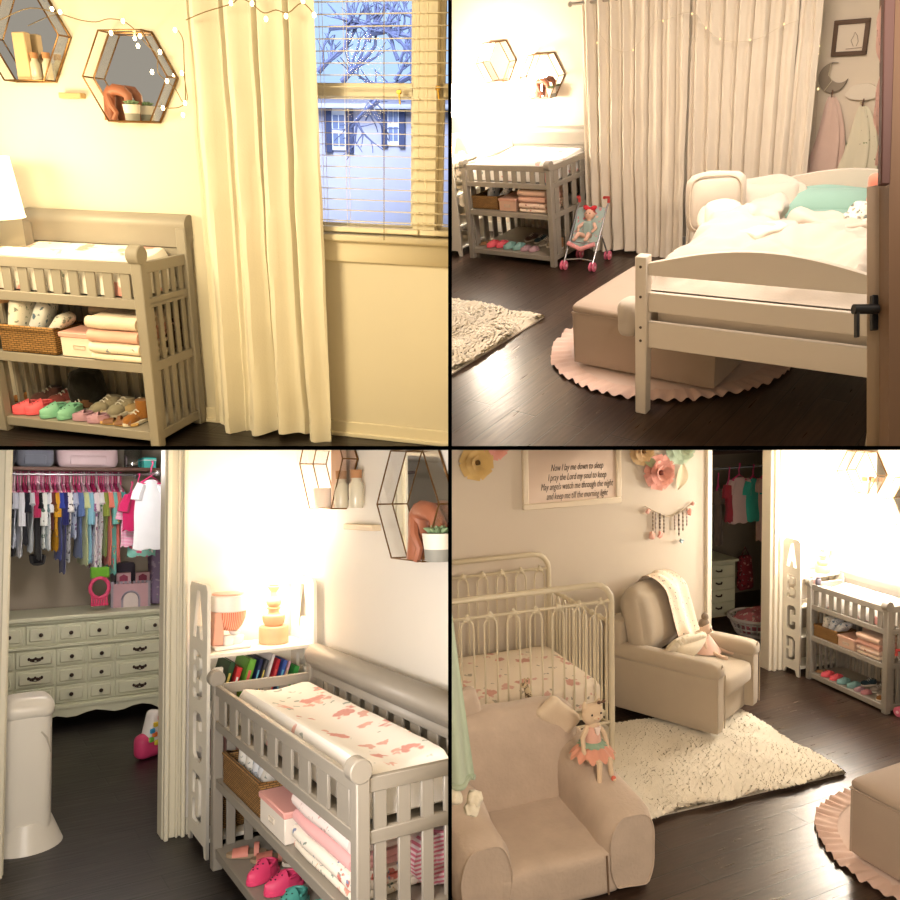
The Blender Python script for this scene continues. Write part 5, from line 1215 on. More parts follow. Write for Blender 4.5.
p0 = q(745, 572, 1, 7.7); t = thing('hanging_bag', 'dark red patterned bag hanging on the closet wall', 'bag', (p0.x, 7.7, p0.z)); MB().rbox((0, 0, 0), (.2, .1, .42), .05, 8, wob=.02).build('bag_body', F_('8a3038', 'd88a80', '3a2020', 18), t); MB().tube([(-.05, 0, .2), (0, 0, .3), (.05, 0, .2)], .01, 6).build('strap', cloth('5a2a2a'), t)
p0 = q(755, 616, 1, 6.9); pb = q(753, 646, 1, 6.9); t = thing('laundry_basket', 'white laundry basket with pink clothes in the closet', 'basket', (p0.x, 6.9, 0)); zz = p0.z; hb_ = .30
b = MB(); b.lathe([(.20, zz - hb_), (.27, zz - .01)], n=32); 
b = MB()
for k in range(26):
    a = 2 * PI * k / 26; b.tube([(.20 * math.cos(a), .20 * math.sin(a), .02), (.27 * math.cos(a), .27 * math.sin(a), zz)], .008, 5)
for (r_, z_) in ((.205, .03), (.23, zz * .45), (.255, zz * .8)): b.tube([(r_ * math.cos(2 * PI * k / 32), r_ * math.sin(2 * PI * k / 32), z_) for k in range(32)], .009, 6, closed=True)
b.lathe([(.19, .0), (.205, .02), (0, .022)], n=32); b.build('basket_lattice', paint('d8d0cc', .5, 'white_plastic'), t)
MB().tube([(.275 * math.cos(2 * PI * k / 36), .275 * math.sin(2 * PI * k / 36), zz) for k in range(36)], .018, 8, closed=True).build('basket_rim', paint('d8d0cc', .5, 'white_plastic'), t)
t = thing('laundry_pile', 'pink clothes heaped in the white laundry basket', 'clothes', (p0.x, 6.9, .05)); MB().rbox((0, 0, zz / 2 - .0), (.36, .36, zz + .02), .12, 10, wob=.05, wf=8).build('clothes_pile', F_('c87884', 'e8b0b4', 'f0d8d0', 12), t)
# bookcase and changing table by the right wall
abc_shelf('cream letter bookcase in the corner by the closet', .46, .22, 1.27, [.93, .66, .38, .09], (5.285, 5.715, 0), 0, 'ABCD')
T4 = (5.325, 5.69); L4 = .88
changing_table('grey changing table under the glowing wall', L4, .42, loc=(T4[0], T4[1], 0), rz=-PI / 2, hs=(.93, .885, .70, .41, .065, 1.01), nf=9)
def on(x, y, z): return (T4[0] + y, T4[1] - x, z + .003)
changing_pad('bright white changing pad', on(L4 / 2, .21, .70), L4 - .12, .32, -PI / 2, .18)
zs, zb = .41, .065
basket('tan wicker basket full of diapers', on(.20, .13, zs), .27, .2, .1, -PI / 2)
for i, (x, k, tl) in enumerate(((.13, 0, .3), (.20, 1, .4), (.28, 1, .7))): diaper(('pale diaper at the far end of the tan basket', 'blue diaper in the middle of the tan basket', 'blue diaper leaning at the near end of the tan basket')[i], on(x, .14, zs + .03), .13, tl, -PI / 2, k)
storage_box('pink storage box beside the tan basket', on(.44, .11, zs), .18, .18, .1, 'dcae98', 'd8b49c', -PI / 2)
t = thing('storage_bin', 'pinkish fabric bin behind the pink storage box', 'bin', on(.48, .3, zs)); MB().lathe([(.07, 0), (.085, .02), (.1, .17), (.09, .175)], n=24).build('bin_body', cloth('c4a494'), t)
bx = .67
folded('floral cloth at the bottom of the blanket stack', on(bx, .14, zs), .24, .22, .03, F_('ecd9c6', 'cf8a78', 'c09080'), -PI / 2, 1, 1)
folded('floral blanket second from bottom of the stack', on(bx, .14, zs + .032), .24, .22, .045, F_('e8cdbb', 'c87a72', 'b06a60', 18), -PI / 2, 2, 5)
folded('pink blanket in the middle of the stack', on(bx, .14, zs + .078), .24, .22, .05, cloth('e0ac9a'), -PI / 2, 2, 9)
folded('pale pink blanket on top of the stack', on(bx, .14, zs + .129), .24, .22, .06, cloth('e3bfa8', 'fluffy_fabric', 60, .7, .1), -PI / 2, 2, 13)
for i, (x, y, s, kd, c, lb) in enumerate(((.10, .1, .12, 'd', 'a0764e', 'tan sandal at the far end of the bottom shelf'), (.19, .08, .13, 'c', 'e85a6a', 'pink clog farther from the blue clogs'), (.28, .09, .13, 'c', 'e85a6a', 'pink clog next to the blue clogs'), (.37, .08, .13, 'c', '7ea8a8', 'dusty blue clog next to the pink clogs'), (.47, .09, .13, 'c', '7ea8a8', 'dusty blue clog next to the mauve slippers'),
    (.55, .07, .1, 'c', 'a88690', 'mauve slipper next to the blue clogs'), (.62, .07, .1, 'c', 'b87a80', 'rose slipper next to the grey sneakers'), (.62, .2, .15, 's', 'a49a90', 'grey sneaker farther from the front post'), (.70, .19, .15, 's', 'a49a90', 'grey sneaker nearer the front post'), (.77, .1, .14, 'b', '96683c', 'tan boot at the near end of the bottom shelf'), (.48, .24, .15, 's', '2c3f48', 'dark teal sneaker behind the others'))):
    P0 = on(x, y, zb)
    if kd == 'c': clog(lb, P0, s, c, 1.2)
    elif kd == 'd': sandal(lb, P0, s, c, '8a6a4a', .8)
    else: sneaker(lb, P0, s, c, 1.3, high=kd == 'b')
for (u, v, c, nm, s) in ((806, 580, 'e8b8a8', 'small pink jar on the far corner of the changing table', .03), (813, 582, '6a6470', 'small dark jar on the far corner of the changing table', .025)):
    p0 = q(u, v, 0, 5.42); t = thing('small_jar', nm, 'jar', (5.36 if u < 810 else 5.37, 5.66 if u < 810 else 5.60, .885)); MB().lathe([(s * .8, 0), (s, .008), (s, .045), (s * .7, .055), (s * .75, .07)], n=16).build('jar_body', paint(c, .4), t)
p0 = q(831, 560, 0, 5.6)
# hexagon shelves at the right wall
def hexw(label, ul, vl, R, dp, left=True):
    p0 = q(ul, vl, 0, XW); cy = p0.y - R if left else p0.y + R; hex_shelf(label, (XW, cy, p0.z), R, dp, -PI / 2); return cy, p0.z
hexw('hexagon mirror shelf cut by the right edge', 894, 498, .23, .12)
cy, cz = hexw('washed out hexagon mirror shelf in the lamp glow', 888, 475, .22, .12, False)
for (u, lb) in ((869, 'pale bottle at the left in the washed out shelf'), (878, 'pale bottle at the right in the washed out shelf')): cork_bottle(lb, (XW - .05, q(u, 490, 0, XW).y, cz - .22 * .866 + .004), 1.3)
# lamp on the bookcase (its glow bleaches the wall)
table_lamp('lit lamp glowing on the corner bookcase', (5.60, 5.79, .932), .62, 8, 'fff2dc')
# crib of cream metal tube
CRM = paint('d8ccb0', .4, 'cream_enamel', .03, 0)
cx1, cyf, cyn = 2.83, 5.86, 4.86; cx0 = 1.50
t = thing('metal_crib', 'cream metal crib with rounded end frames', 'crib', (0, 0, 0))
def crib_end(y, zt, nm):
    r = .021; R_ = .13; pts = [(cx0, y, 0), (cx0, y, zt - R_)] + [(cx0 + R_ - R_ * math.cos(a), y, zt - R_ + R_ * math.sin(a)) for a in (.4, .8, 1.2, PI / 2)] + [(cx1 - R_ + R_ * math.sin(a), y, zt - R_ + R_ * math.cos(a)) for a in (0, .4, .8, 1.2)] + [(cx1, y, zt - R_), (cx1, y, 0)]
    e = MB().tube(pts, r, 12).build(nm, CRM, t)
    zl = zt - .125
    MB().tube([(cx0, y, zl), (cx1, y, zl)], .011, 10).build('upper_rail', CRM, e); MB().tube([(cx0, y, .34), (cx1, y, .34)], .011, 10).build('lower_rail', CRM, e)
    n = 8; w = (cx1 - cx0) / n
    for k in range(n):
        xc = cx0 + w * (k + .5); h = w * .27
        MB().tube([(xc - h, y, .34), (xc - h, y, zl - .07)] + [(xc - h * math.cos(a), y, zl - .07 + .055 * math.sin(a)) for a in (.5, 1.0, PI / 2, 2.1, 2.6)] + [(xc + h, y, zl - .07), (xc + h, y, .34)], .007, 7).build('hairpin_spindle', CRM, e)
        m_ = MB(); m_.ell((xc, y, zl), (.028, .024, .018)); m_.ell((xc, y, zl + .018), (.012, .012, .014)); m_.ell((xc - .02, y, zl - .015), (.014, .014, .012)); m_.ell((xc + .02, y, zl - .015), (.014, .014, .012)); m_.build('cast_rosette', CRM, e)
crib_end(cyf, 1.36, 'far_end_frame'); crib_end(cyn, 1.345, 'near_end_frame')
for x, nm in ((cx1, 'side_rail'), (cx0, 'side_rail')):
    s_ = MB().tube([(x, cyn, 1.06), (x, cyf, 1.06)], .015, 10).build(nm, CRM, t); MB().tube([(x, cyn, .3), (x, cyf, .3)], .013, 10).build('lower_rail', CRM, s_)
    n = 9; w = (cyf - cyn) / n
    for k in range(n):
        yc = cyn + w * (k + .5); h = w * .25
        MB().tube([(x, yc - h, .3), (x, yc - h, 1.0), (x, yc, 1.045), (x, yc + h, 1.0), (x, yc + h, .3)], .0065, 6).build('hairpin_spindle', CRM, s_)
        m_ = MB(); m_.ell((x, yc, 1.06), (.02, .026, .024)); m_.build('cast_rosette', CRM, s_)
MB().bb((cx0 + .02, cyn + .02, .38), (cx1 - .02, cyf - .02, .40)).build('mattress_support', CRM, t)
t = thing('crib_mattress', 'crib mattress with pink floral sheet', 'mattress', ((cx0 + cx1) / 2, (cyn + cyf) / 2, .414)); MB().rbox((0, 0, .105), (cx1 - cx0 - .09, cyf - cyn - .09, .21), .05, 10, puff=.01).build('mattress_sheet', floral('ecdfcc', ['dcaa9a', 'e6bcac'], 6.5, .36, 'b4ac9a', dens=.42), t)
# glider armchair on the rug
ARM = cloth('b5a793', 'beige_upholstery', 200, .2, .03)
AC = (3.70, 4.83, .015); ARZ = math.radians(29)
t = thing('armchair', 'beige upholstered armchair on the fur rug', 'armchair', AC, ARZ); W_, D_ = .83, .95
b = MB(); b.rbox((W_ / 2, D_ / 2 + .03, .19), (W_ - .12, D_ - .08, .26), .02, 6); b.build('seat_base', ARM, t)
for x in (.075, W_ - .075):
    e = MB(); e.rbox((x, D_ / 2, .30), (.13, D_, .46), .025, 8); e = e.build('arm_panel', ARM, t)
    b = MB(); b.rbox((x, D_ / 2 - .006, .545), (.165, D_ + .012, .13), .055, 10, puff=.004); b.build('arm_pad', ARM, e)
    MB().tube([(x - .067, -.002, .09), (x - .07, -.002, .50), (x, -.008, .60), (x + .07, -.002, .50), (x + .067, -.002, .09)], .005, 6).build('piping', ARM, e)
MB().rbox((W_ / 2, .36, .385), (W_ - .31, .72, .17), .04, 10, puff=.02).build('seat_cushion', ARM, t)
MB().rbox((W_ / 2, D_ - .07, .48), (W_ - .04, .16, .66), .05, 8).build('back_frame', ARM, t)
MB().rbox((W_ / 2, D_ - .20, .78), (W_ - .14, .22, .52), .11, 12, puff=.035, rx=-.20, wob=.008).build('back_cushion', ARM, t)
b = MB(); b.lathe([(.28, 0), (.28, .03), (.1, .06), (.1, .09)], c=(W_ / 2, D_ / 2, 0), n=28); b.build('swivel_base', BLACKM, t)
AM = t.matrix_basis.copy()
def arm(x, y, z): return AM @ Vector((x, y, z))
t = thing('throw_blanket', 'speckled white throw blanket draped over the armchair back', 'blanket', arm(0, 0, 0), ARZ); b = MB()
path = spline([(0, .86, .62), (0, .90, .90), (0, .84, 1.08), (0, .74, 1.10), (0, .62, 1.02), (0, .575, .88), (0, .53, .70), (0, .50, .60)], 5)
def tb_(u, v):
    i = v * (len(path) - 1); k = min(int(i), len(path) - 2); p_ = path[k].lerp(path[k + 1], i - k); x = .40 + .30 * u - .06 * (1 - v) * 1 + .06 * v * u
    return (x, p_.y - .012 + .012 * math.sin(u * 11), p_.z + .006 * math.sin(u * 17 + v * 5))
b.grid(tb_, 20, 44); b.build('blanket_cloth', floral('ecdcc6', ['7a6a6a', 'c88a7a'], 34, .22, '5a6a7a', dens=.5), t)
b = MB(); b.grid(lambda u, v: Vector(tb_(u * .06 - .01, v)) + Vector((0, -.008, .004)), 3, 44); b.build('blanket_edge', cloth('d8a898'), t)
# cushion with pompoms
t = thing('pompom_cushion', 'cream cushion with pompom edge on the armchair seat', 'cushion', arm(.33, .42, .575), ARZ - .2, rx=-.9); MB().rbox((0, 0, 0), (.36, .26, .08), .04, 12, puff=.05, wob=.01).build('cushion_cover', cloth('f0e4cc', 'cream_plush', 60, .5), t)
b = None
for k in range(22):
    a = 2 * PI * k / 22; x = .19 * math.copysign(abs(math.cos(a)) ** .6, math.cos(a)); y = .145 * math.copysign(abs(math.sin(a)) ** .6, math.sin(a)); MB().rbox((x, y, 0), (.05, .05, .05), .024, 5, wob=.008, wf=40, seed=k).build('pompom', cloth('f0e6d0', 'cream_wool', 40, .8), t)
# bunny doll on the armchair
t = thing('bunny_doll', 'pink bunny doll with taupe head wrap on the armchair', 'soft toy', arm(.60, .36, .485), ARZ + .1); SKN = cloth('dcc0aa', 'doll_cloth')
b = MB(); b.ell((0, 0, .20), (.055, .05, .055)); b.tube([(0, 0, .02), (0, 0, .08), (0, 0, .15)], [.05, .045, .03], 10); b.ell((0, -.05, .19), (.015, .012, .011), n=8)
for s_ in (-1, 1):
    b.tube([(s_ * .03, 0, .13), (s_ * .07, -.02, .09), (s_ * .08, -.04, .03)], [.018, .015, .013], 8); b.tube([(s_ * .03, -.02, .03), (s_ * .06, -.10, .02), (s_ * .08, -.18, .0)], [.022, .018, .016], 8); b.ell((s_ * .082, -.19, .004), (.02, .025, .02), n=8)
b.build('doll_body', SKN, t)
MB().lathe([(.035, .14), (.05, .11), (.10, .03), (.125, .01), (.12, .02), (.05, .12)], n=24).build('dress', cloth('e8c4b4', 'pale_pink_tulle'), t)
b = MB(); b.ell((.0, .015, .235), (.05, .045, .045)); b.ell((.01, .01, .29), (.03, .03, .035)); b.build('head_wrap', cloth('8a7a68'), t)
for s_ in (-1, 1): MB().ell((s_ * .02, -.047, .205), (.006, .004, .006), n=8).build('eye', paint('2a2018', .3), t)
# rug, ottoman, mat
fur_rug('large cream fur rug under the armchair', 2.45, 4.18, 4.27, 5.42, 34000, .055, .0, 'f2ead8')
OTM = ottoman('beige cube ottoman at the right edge', 0, 0, .9, .75, .46); OTM.matrix_basis = Matrix.Translation((3.53, 3.42, .026)) @ Matrix.Rotation(math.radians(-84), 4, 'Z')
ruffle_mat('round pink ruffled mat under the right edge ottoman', (4.13, 3.27, 0), .70)
# plush child armchair
PL = cloth('ccb9a6', 'beige_plush', 45, .9, .12)
t = thing('plush_kids_chair', 'small beige plush armchair with ears in the foreground', 'armchair', (1.22, 3.6, 0)); KW = 1.15
MB().rbox((KW / 2, .42, .13), (KW - .4, .84, .26), .05, 12, wob=.012, wf=5).build('seat_cushion', PL, t)
for x, nm in ((.15, 'arm_cushion'), (KW - .15, 'arm_cushion')):
    a = MB(); e_ = 24
    def fa(u, v):
        th = 2 * PI * u; y = .0 + .80 * v; wx = .15 + .006 * math.sin(7 * v); zc = .26 + .17 * v
        c_, s_ = math.cos(th), math.sin(th); rr_ = .19
        z = (zc + rr_ * s_) if s_ > 0 else zc + (zc - .01) * max(-1, s_ * 1.25)
        X_ = wx * (math.copysign(abs(c_) ** .6, c_)); k_ = 1 - .10 * (1 - min(1, min(v, 1 - v) * 14))
        n_ = noise.noise(Vector((X_ * 6 + x, y * 6, z * 6))) * .012
        return (x + X_ * k_ + n_, y, max(.0, zc + (z - zc) * k_) + n_)
    a.grid(fa, 36, 24, cu=True)
    for v_ in (0, 1): a.add([fa(k / 36, v_) for k in range(36)], [tuple(range(36))])
    ob = a.build(nm, PL, t); MB().tube([Vector(fa(k / 36, 0)) + Vector((0, -.004, 0)) for k in range(36)], .005, 6, closed=True).build('seam', PL, ob)
MB().rbox((KW / 2, .76, .42), (KW - .24, .26, .76), .10, 14, puff=.02, wob=.014, wf=5, rx=-.06).build('backrest', PL, t)
b = MB(); b.rbox((.34, .78, .84), (.17, .10, .22), .05, 10, wob=.01, ry=-.25); b.build('plush_ear', PL, t)
b = MB(); b.rbox((KW - .26, .66, .74), (.26, .08, .17), .04, 10, wob=.012, ry=.75, rx=.25); b.build('folded_ear', cloth('dccab0', 'cream_plush', 45, .8), t)
b = MB(); b.tube([(.34, .615, .285), (KW / 2, .612, .275), (KW - .34, .615, .285)], .006, 6); b.tube([(KW - .30, -.004, .02), (KW - .31, -.004, .24)], .005, 6); b.build('seam', paint('7a6450', .9, 'shadowed_seam'), t)
# cat doll sitting on the arm
dz = q(594, 752, 1, 3.98); t = thing('cat_doll', 'cat doll in pink tutu sitting on the plush chair arm', 'soft toy', (dz.x, 4.0, dz.z - .04), .15); SK = cloth('dcc3a4', 'doll_cloth', 90)
b = MB(); b.rbox((0, 0, .265), (.125, .08, .115), .045, 10, puff=.004); b.tube([(0, 0, .03), (0, 0, .12), (0, 0, .20), (0, 0, .23)], [.05, .042, .036, .02], 12)
for s_ in (-1, 1):
    b.tube([(s_ * .048, 0, .31), (s_ * .052, 0, .33), (s_ * .055, 0, .345)], [.022, .015, .004], 8)
    b.tube([(s_ * .03, 0, .195), (s_ * .075, -.01, .14), (s_ * .085, -.03, .07), (s_ * .07, -.045, .03)], [.017, .015, .013, .012], 8); b.ell((s_ * .068, -.05, .022), (.014, .012, .014), n=8)
b.tube([(.03, -.02, .03), (.04, -.11, .02), (.035, -.13, -.06)], [.024, .018, .014], 8); b.ell((.035, -.145, -.075), (.014, .024, .014), n=8)
b.tube([(-.03, -.02, .03), (-.04, -.12, .02), (-.05, -.13, -.09), (-.06, -.13, -.14)], [.024, .018, .014, .013], 8); b.ell((-.062, -.145, -.152), (.014, .024, .014), n=8)
b.ell((0, -.045, .25), (.022, .014, .016), n=10); b.build('doll_body', SK, t)
for s_ in (-1, 1): MB().ell((s_ * .032, -.043, .275), (.007, .004, .007), n=8).build('eye', paint('201812', .3), t); MB().ell((0, -.06, .255), (.006, .004, .004), n=8).build('nose', paint('c87a70', .5), t)
MB().lathe([(.052, .06), (.053, .10), (.046, .15), (.04, .195), (.034, .195), (.04, .10)], n=20).build('bodice', cloth('dfb09e', 'pink_cotton'), t)
MB().prism([(-.02, .2), (.02, .2), (.012, .165), (0, .152), (-.012, .165)], -.056, -.044, 1).build('heart_patch', cloth('f0dcd0'), t)
b = MB(); b.grid(lambda u, v: ((.05 + .085 * v) * math.cos(2 * PI * u) * (1 + .07 * math.sin(u * 2 * PI * 11) * v), (.05 + .07 * v) * math.sin(2 * PI * u) * (1 + .07 * math.sin(u * 2 * PI * 11) * v), .095 - .07 * v - .015 * math.sin(u * 2 * PI * 11) * v), 88, 8, cu=True); b.build('tutu_skirt', cloth('dc9c84', 'coral_tulle', 60), t)
b = MB(); b.grid(lambda u, v: ((.052 + .03 * v) * math.cos(2 * PI * u) * (1 + .1 * math.sin(u * 2 * PI * 13) * v), (.052 + .03 * v) * math.sin(2 * PI * u) * (1 + .1 * math.sin(u * 2 * PI * 13) * v), .105 - .022 * v), 78, 4, cu=True); b.build('waist_ruffle', cloth('8fa890', 'green_tulle'), t)
b = MB()
for s_ in (-1, 1): b.ell((.045 + s_ * .016, -.03, .335), (.015, .009, .011), n=8)
b.ell((.045, -.036, .335), (.007, .007, .007), n=8); b.build('hair_bow', cloth('6a5040'), t)
b = MB(); b.ell((.035, -.15, -.072), (.016, .014, .016), n=10); b.build('slipper', cloth('d8705c'), t)
# giraffe standing on the far side of the chair
g0 = q(525, 712, 1, 4.66); t = thing('giraffe_toy', 'slim grey-brown giraffe toy standing behind the plush chair', 'toy', (g0.x, 4.62, .0)); b = MB(); zg = g0.z
b.tube([(.05, 0, zg - .12), (.03, 0, zg + .02), (.01, 0, zg + .12), (-.01, 0, zg + .2)], [.05, .04, .024, .016], 10); b.ell((-.03, -.02, zg + .205), (.03, .018, .018), rot=Matrix.Rotation(.4, 4, 'Y'))
for s_ in (-1, 1): b.tube([(-.01 + s_ * .008, 0, zg + .21), (-.005 + s_ * .012, 0, zg + .245)], [.004, .006], 6); b.tube([(.05, s_ * .03, zg - .1), (.05, s_ * .035, 0)], [.03, .025], 8); b.tube([(.13, s_ * .03, zg - .1), (.14, s_ * .035, 0)], [.03, .025], 8)
b.ell((.09, 0, zg - .1), (.1, .05, .06)); b.build('giraffe_body', floral('c8b694', ['6a5a4a', '7a6a54'], 30, .4, '6a5a4a', dens=.8), t)
MB().ell((-.012, -.015, zg + .212), (.004, .003, .004), n=8).build('eye', paint('201812', .3), t)
# mint blanket with pompoms hanging at the left edge
t = thing('mint_blanket', 'mint green blanket with pompoms hanging at the left edge', 'blanket', (0, 0, 0)); b = MB()
yb = 3.3; ma, mbt = q(452, 560, 1, yb), q(478, 785, 1, yb); zt, zbm = ma.z + .25, q(470, 783, 1, yb).z
def fm(u, v):
    w = .06 + .42 * v ** .8; x = mbt.x - w * (1 - u) - (1 - v) * .16; return (x, yb + .04 * math.sin(u * 20 + v) * v + .02 * math.sin(u * 9), zt + (zbm - zt) * v)
b.grid(fm, 60, 30); b.build('blanket_cloth', cloth('abb8a2', 'mint_knit', 90, .5), t); b = MB(); b.tube([fm(k / 59, 1) for k in range(60)], .014, 8); b.build('blanket_hem', cloth('a0ad96', 'mint_knit', 90), t)
for (u, v) in ((474, 797), (454, 796), (471, 807)): p_ = q(u, v, 1, yb); MB().rbox((p_.x, yb - .01, p_.z), (.07, .07, .07), .034, 8, wob=.012, wf=40, seed=u).build('pompom', cloth('d8d0ba', 'cream_wool', 40, .8), t)
# sign with four lines of handwriting
A_, B_ = q(522, 509, 1, YD), q(619.5, 450, 1, YD); x0_, x1_ = A_.x, B_.x; z0_ = A_.z - .01; z1_ = z0_ + .62
t = thing('framed_sign', 'white framed sign with four lines of handwriting', 'sign', ((x0_ + x1_) / 2, YD, z0_)); W_ = x1_ - x0_; fr = paint('e6d8c0', .5, 'cream_frame', .03)
b = MB()
for (xa, xb, za, zb_) in ((-W_ / 2, W_ / 2, 0, .05), (-W_ / 2, W_ / 2, .57, .62), (-W_ / 2, -W_ / 2 + .05, .05, .57), (W_ / 2 - .05, W_ / 2, .05, .57)): b.bb((xa, -.035, za), (xb, 0, zb_))
b.build('sign_frame', fr, t, bev=.006); MB().bb((-W_ / 2 + .045, -.018, .045), (W_ / 2 - .045, -.002, .575)).build('sign_board', paint('e4cfbd', .8, 'pale_pink_card', .02), t)
INK = paint('40342c', .8, 'dark_ink', 0, 0)
for i, (tx_, v, sx_) in enumerate((('Now I lay me down to sleep', 467, 52), ('I pray the Lord my soul to keep', 476.5, 58), ('May angels watch me through the night', 485.5, 72), ('and keep me till the morning light', 495, 61))):
    zc = q(575, v, 1, YD).z - z0_ - .02; textmesh('handwritten_line', tx_, .082, INK, t, Matrix.Translation((.045, -.020, zc)), .3, .0008, 'CENTER', sx_ / 97.5 * W_)
# paper flowers
def flower(label, u, v, R, c, c2, leafy=None):
    p_ = q(u, v, 1, YD); t = thing('paper_flower', label, 'paper flower', (p_.x, YD - .008, p_.z)); m = cloth(c, 'paper_petal', 60, .1, .05)
    for ring, (n, r0, tilt, sz) in enumerate(((7, .55, .25, .5), (6, .34, .6, .42), (5, .17, .95, .30))):
        b = MB()
        for k in range(n):
            a = 2 * PI * k / n + ring * .5; ca, sa = math.cos(a), math.sin(a)
            def fp(u_, v_):
                w = R * sz * (math.sin(min(1, v_ * 1.15) * PI * .62) ** .7) * (u_ - .5) * 1.5; d = R * (r0 - sz * .5 + sz * 1.25 * v_); h = .012 + ring * .014 + math.sin(tilt) * R * .45 * v_ ** 1.4 + .25 * abs(w) * (.4 + tilt)
                if v_ > .8: h -= .03 * (v_ - .8) * R * 3
                return (d * ca - w * sa, -h, d * sa + w * ca)
            b.grid(fp, 7, 7)
        b.build('petal_ring', m, t)
    MB().rbox((0, -.05, 0), (R * .26, .04, R * .26), R * .1, 5, wob=.006, wf=40).build('flower_centre', cloth(c2), t)
    MB().cyl((0, 0, 0), (0, -.03, 0), R * .2, 12).build('flower_backing', m, t); return t
flower('yellow-gold paper flower with dark centre at the upper left', 475, 462, .155, 'd8b878', '5a4424')
flower('pink paper flower at the top left of the sign', 494, 446, .12, 'e8a898', 'b86a5a')
flower('coral rose paper flower right of the sign', 657, 472, .165, 'e2a494', '7a4438')
flower('gold paper flower above the coral rose', 640, 451, .13, 'd8b88a', '7a5a34')
flower('mint and white paper flower at the top', 678, 447, .16, 'b8c8ac', 'e8e4d4')
def leaf(label, u, v, w, h, c, rz): 
    p_ = q(u, v, 1, YD); t = thing('paper_leaf', label, 'paper leaf', (p_.x, YD, p_.z), 0, ry=rz); b = MB(); b.grid(lambda a, k: (w * (a - .5) * math.sin(PI * (k * .96 + .02)), -.012 - .03 * math.sin(k * PI) - .02 * abs(a - .5), h * (k - .5)), 7, 12); b.cyl((0, 0, 0), (0, -.012, 0), .015, 8); b.build('leaf_blade', cloth(c, 'paper_petal', 60, .1, .05), t)
leaf('cream paper leaf below the mint flower', 679, 476, .12, .24, 'e0d0b0', .2); leaf('pale green paper leaf beside the gold flower', 648, 462, .08, .18, 'b0b890', -1.0)
# tassel garland
pts = [q(u, v, 1, YD - .02) for u, v in ((645, 506), (650, 509), (660, 514), (668, 517), (677, 514), (686, 508), (692, 503))]
t = thing('tassel_garland', 'string garland with beads and pink flowers below the coral rose', 'garland', pts[0]); o_ = Vector(pts[0]); b = MB(); b.tube([p_ - o_ for p_ in spline(pts, 5)], .006, 6); b.build('garland_cord', cloth('b8a890'), t)
for k, (u, v0, v1) in enumerate(((653, 511, 531), (656, 512, 534), (660, 513, 529), (664, 515, 533), (675, 515, 530), (679, 513, 536), (683, 511, 531), (687, 508, 526))):
    a, c_ = q(u, v0, 1, YD - .025) - o_, q(u, v1, 1, YD - .025) - o_; b = MB(); b.tube([a, c_], .004, 5)
    for j in range(5): b.ell(a.lerp(c_, (j + .5) / 5), (.009, .009, .014), n=6)
    b.build('bead_strand', paint(('8a7a68', 'b8a8a0', '6a5a50')[k % 3], .5), t)
for (u, v, s, c) in ((648, 511, .04, 'ecb4a4'), (652, 536, .05, 'ecb8a8'), (660, 535, .045, 'e8a898'), (690, 512, .045, 'e8a090'), (693, 503, .03, 'e8b0a0'), (681, 541, .035, '9ab0b8')): p_ = q(u, v, 1, YD - .03) - o_; MB().rbox(p_, (s, .02, s * 1.3), .01, 6, wob=.014, wf=30, seed=u, ry=.5).build('garland_petal', cloth(c, 'paper_petal', 60, .1), t)
# stroller wheel end at the right edge
stroller('pink wheeled doll stroller cut by the right edge', (5.55, 4.62, 0), .1, .9)
light('POINT', 4, (5.62, 5.60, 1.42), 100, 'fff6ea', .1)
light('POINT', 4, q(862, 520, 0, 5.25), 70, 'fff6ea', .12)  # added light in front of the wall, spreads the lamp's glow wider
lightc(4, (1.15, .6, 1.4), 64, 'ffead6', .8, (.9, 1.2, 5))

# ================================================================== dividers, camera, world, placing of the rooms
CUR[0] = 0
T0 = 1.2
tw = 3.8 * T0 / FPX
th = 4.0 * T0 / FPX
DARK = paint('020202', .9, 'black_divider', 0, 0, spec=0)
DIV = []
LIN = paint('cbbfa8', .8, 'bounce_panel_paint', .02, .02)  # pale faces of the added slabs, bounce light into the rooms
def divider(nm, a, c, mt):
    o = MB().bb(a, c).build(nm, mt, None, smooth=False); o['kind'] = 'structure'; o.matrix_basis = C2W
divider('divider_edge_upright', (-tw / 2, -1.2, T0), (tw / 2, 1.2, T0 + .02), DARK)  # added black edge of the upright divider, no trim of any room
divider('divider_edge_level', (-1.2, -th, T0), (1.2, 0, T0 + .021), DARK)  # added black edge of the level divider
divider('bounce_panel_upright', (-tw * .45, -14, T0 + .02), (tw * .45, 12, 60), LIN)  # added slab seen only end on, its pale faces bounce light
divider('bounce_panel_level', (-20, -th * .95, T0 + .021), (20, -th * .05, 60), LIN)  # added level slab, brightens the rooms and fills the mirrors
for o, p in ROOT:
    if p: o.matrix_basis = ROOM[p] @ o.matrix_basis
bpy.context.view_layer.update()
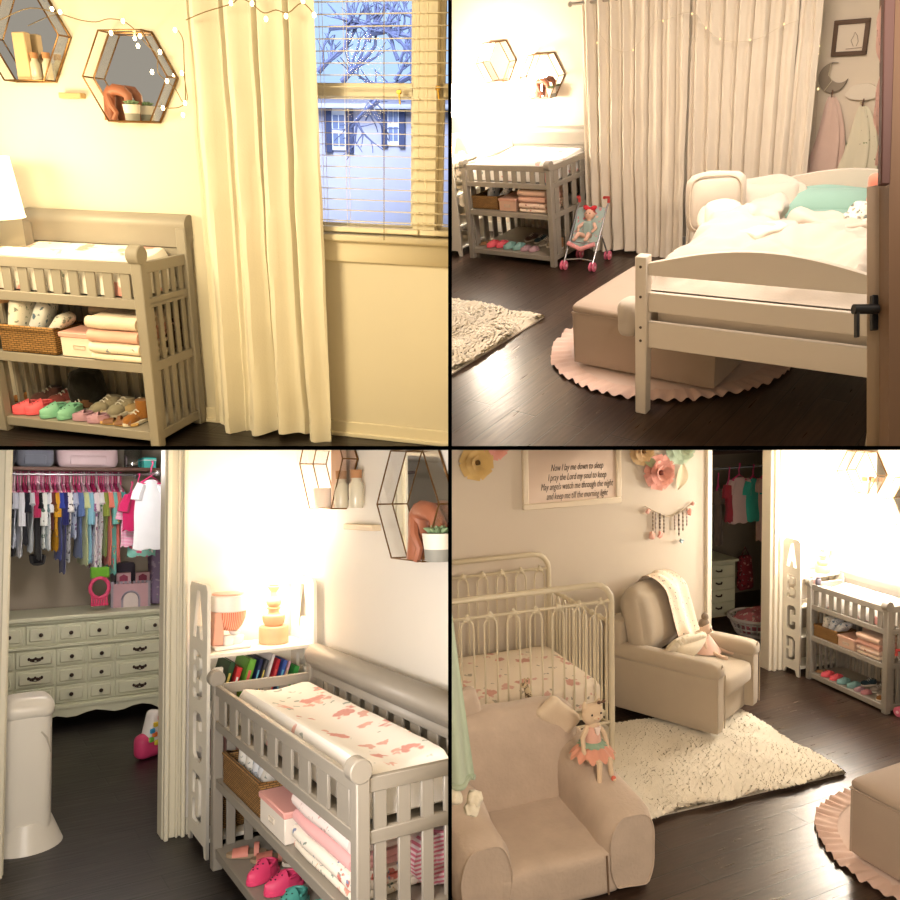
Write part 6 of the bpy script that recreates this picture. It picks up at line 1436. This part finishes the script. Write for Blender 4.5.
# where a room's things reach a divider they end there, as the room does
QX = {1: -1, 2: 1, 3: -1, 4: 1}
dep = None
WI = C2W.inverted()
def allkids(o):
    yield o
    for c in o.children: yield from allkids(c)
for root, p in ROOT:
    if not p: continue
    for o in list(allkids(root)):
        if o.type != 'MESH': continue
        M = WI @ o.matrix_world
        cs = [M @ Vector(c) for c in o.bound_box]
        pl = []
        sx = QX[p]; e = tw / 2 + .0004
        if min(c.x * sx for c in cs) < e: pl.append((Vector((sx * e, 0, 0)), Vector((sx, 0, 0))))
        if p in (1, 2):
            if max(c.y for c in cs) > -th - .0004: pl.append((Vector((0, -th - .0004, 0)), Vector((0, -1, 0))))
        elif min(c.y for c in cs) < .0004: pl.append((Vector((0, .0004, 0)), Vector((0, 1, 0))))
        if min(c.z for c in cs) < .05: pl.append((Vector((0, 0, .05)), Vector((0, 0, 1))))
        if not pl: continue
        me = o.data = o.data.copy()
        bm = bmesh.new(); bm.from_mesh(me); MI = M.inverted(); NT = M.to_3x3().transposed()
        for co, no in pl:
            g = bm.verts[:] + bm.edges[:] + bm.faces[:]
            r = bmesh.ops.bisect_plane(bm, geom=g, plane_co=MI @ co, plane_no=(NT @ no).normalized(), clear_inner=True, dist=1e-6)
            ed = [x for x in r['geom_cut'] if isinstance(x, bmesh.types.BMEdge) and x.is_valid and len(x.link_faces) == 1]
            if ed: bmesh.ops.holes_fill(bm, edges=ed, sides=0)
            if not bm.verts: break
        n = len(bm.verts); bm.to_mesh(me); bm.free()
        if n == 0: o['_gone'] = 1
def prune(o):
    for c in list(o.children): prune(c)
    if (o.type == 'MESH' and o.get('_gone')):
        if len(o.children) == 0: bpy.data.objects.remove(o)
for root, p in ROOT:
    prune(root)
for o in list(bpy.data.objects):
    if o.type == 'EMPTY' and o.parent is None and len(o.children) == 0: bpy.data.objects.remove(o)
# camera
cd = bpy.data.cameras.new('camera'); cam = bpy.data.objects.new('camera', cd); COL.objects.link(cam)
cd.sensor_width = 36; cd.lens = 36 * FPX / 900; cd.clip_start = .05; cd.clip_end = 200
cam.matrix_world = C2W @ Matrix.Rotation(PI, 4, 'X'); sc.camera = cam
w = bpy.data.worlds.new('world'); sc.world = w; w.use_nodes = True
w.node_tree.nodes['Background'].inputs[0].default_value = lin('e8dcc8'); w.node_tree.nodes['Background'].inputs[1].default_value = .48
vs = sc.view_settings; vs.view_transform = 'Standard'; vs.look = 'None'; vs.exposure = 0; vs.gamma = 1; vs.use_curve_mapping = False
sc.cycles.max_bounces = 6; sc.cycles.use_denoising = True; sc.cycles.transparent_max_bounces = 16
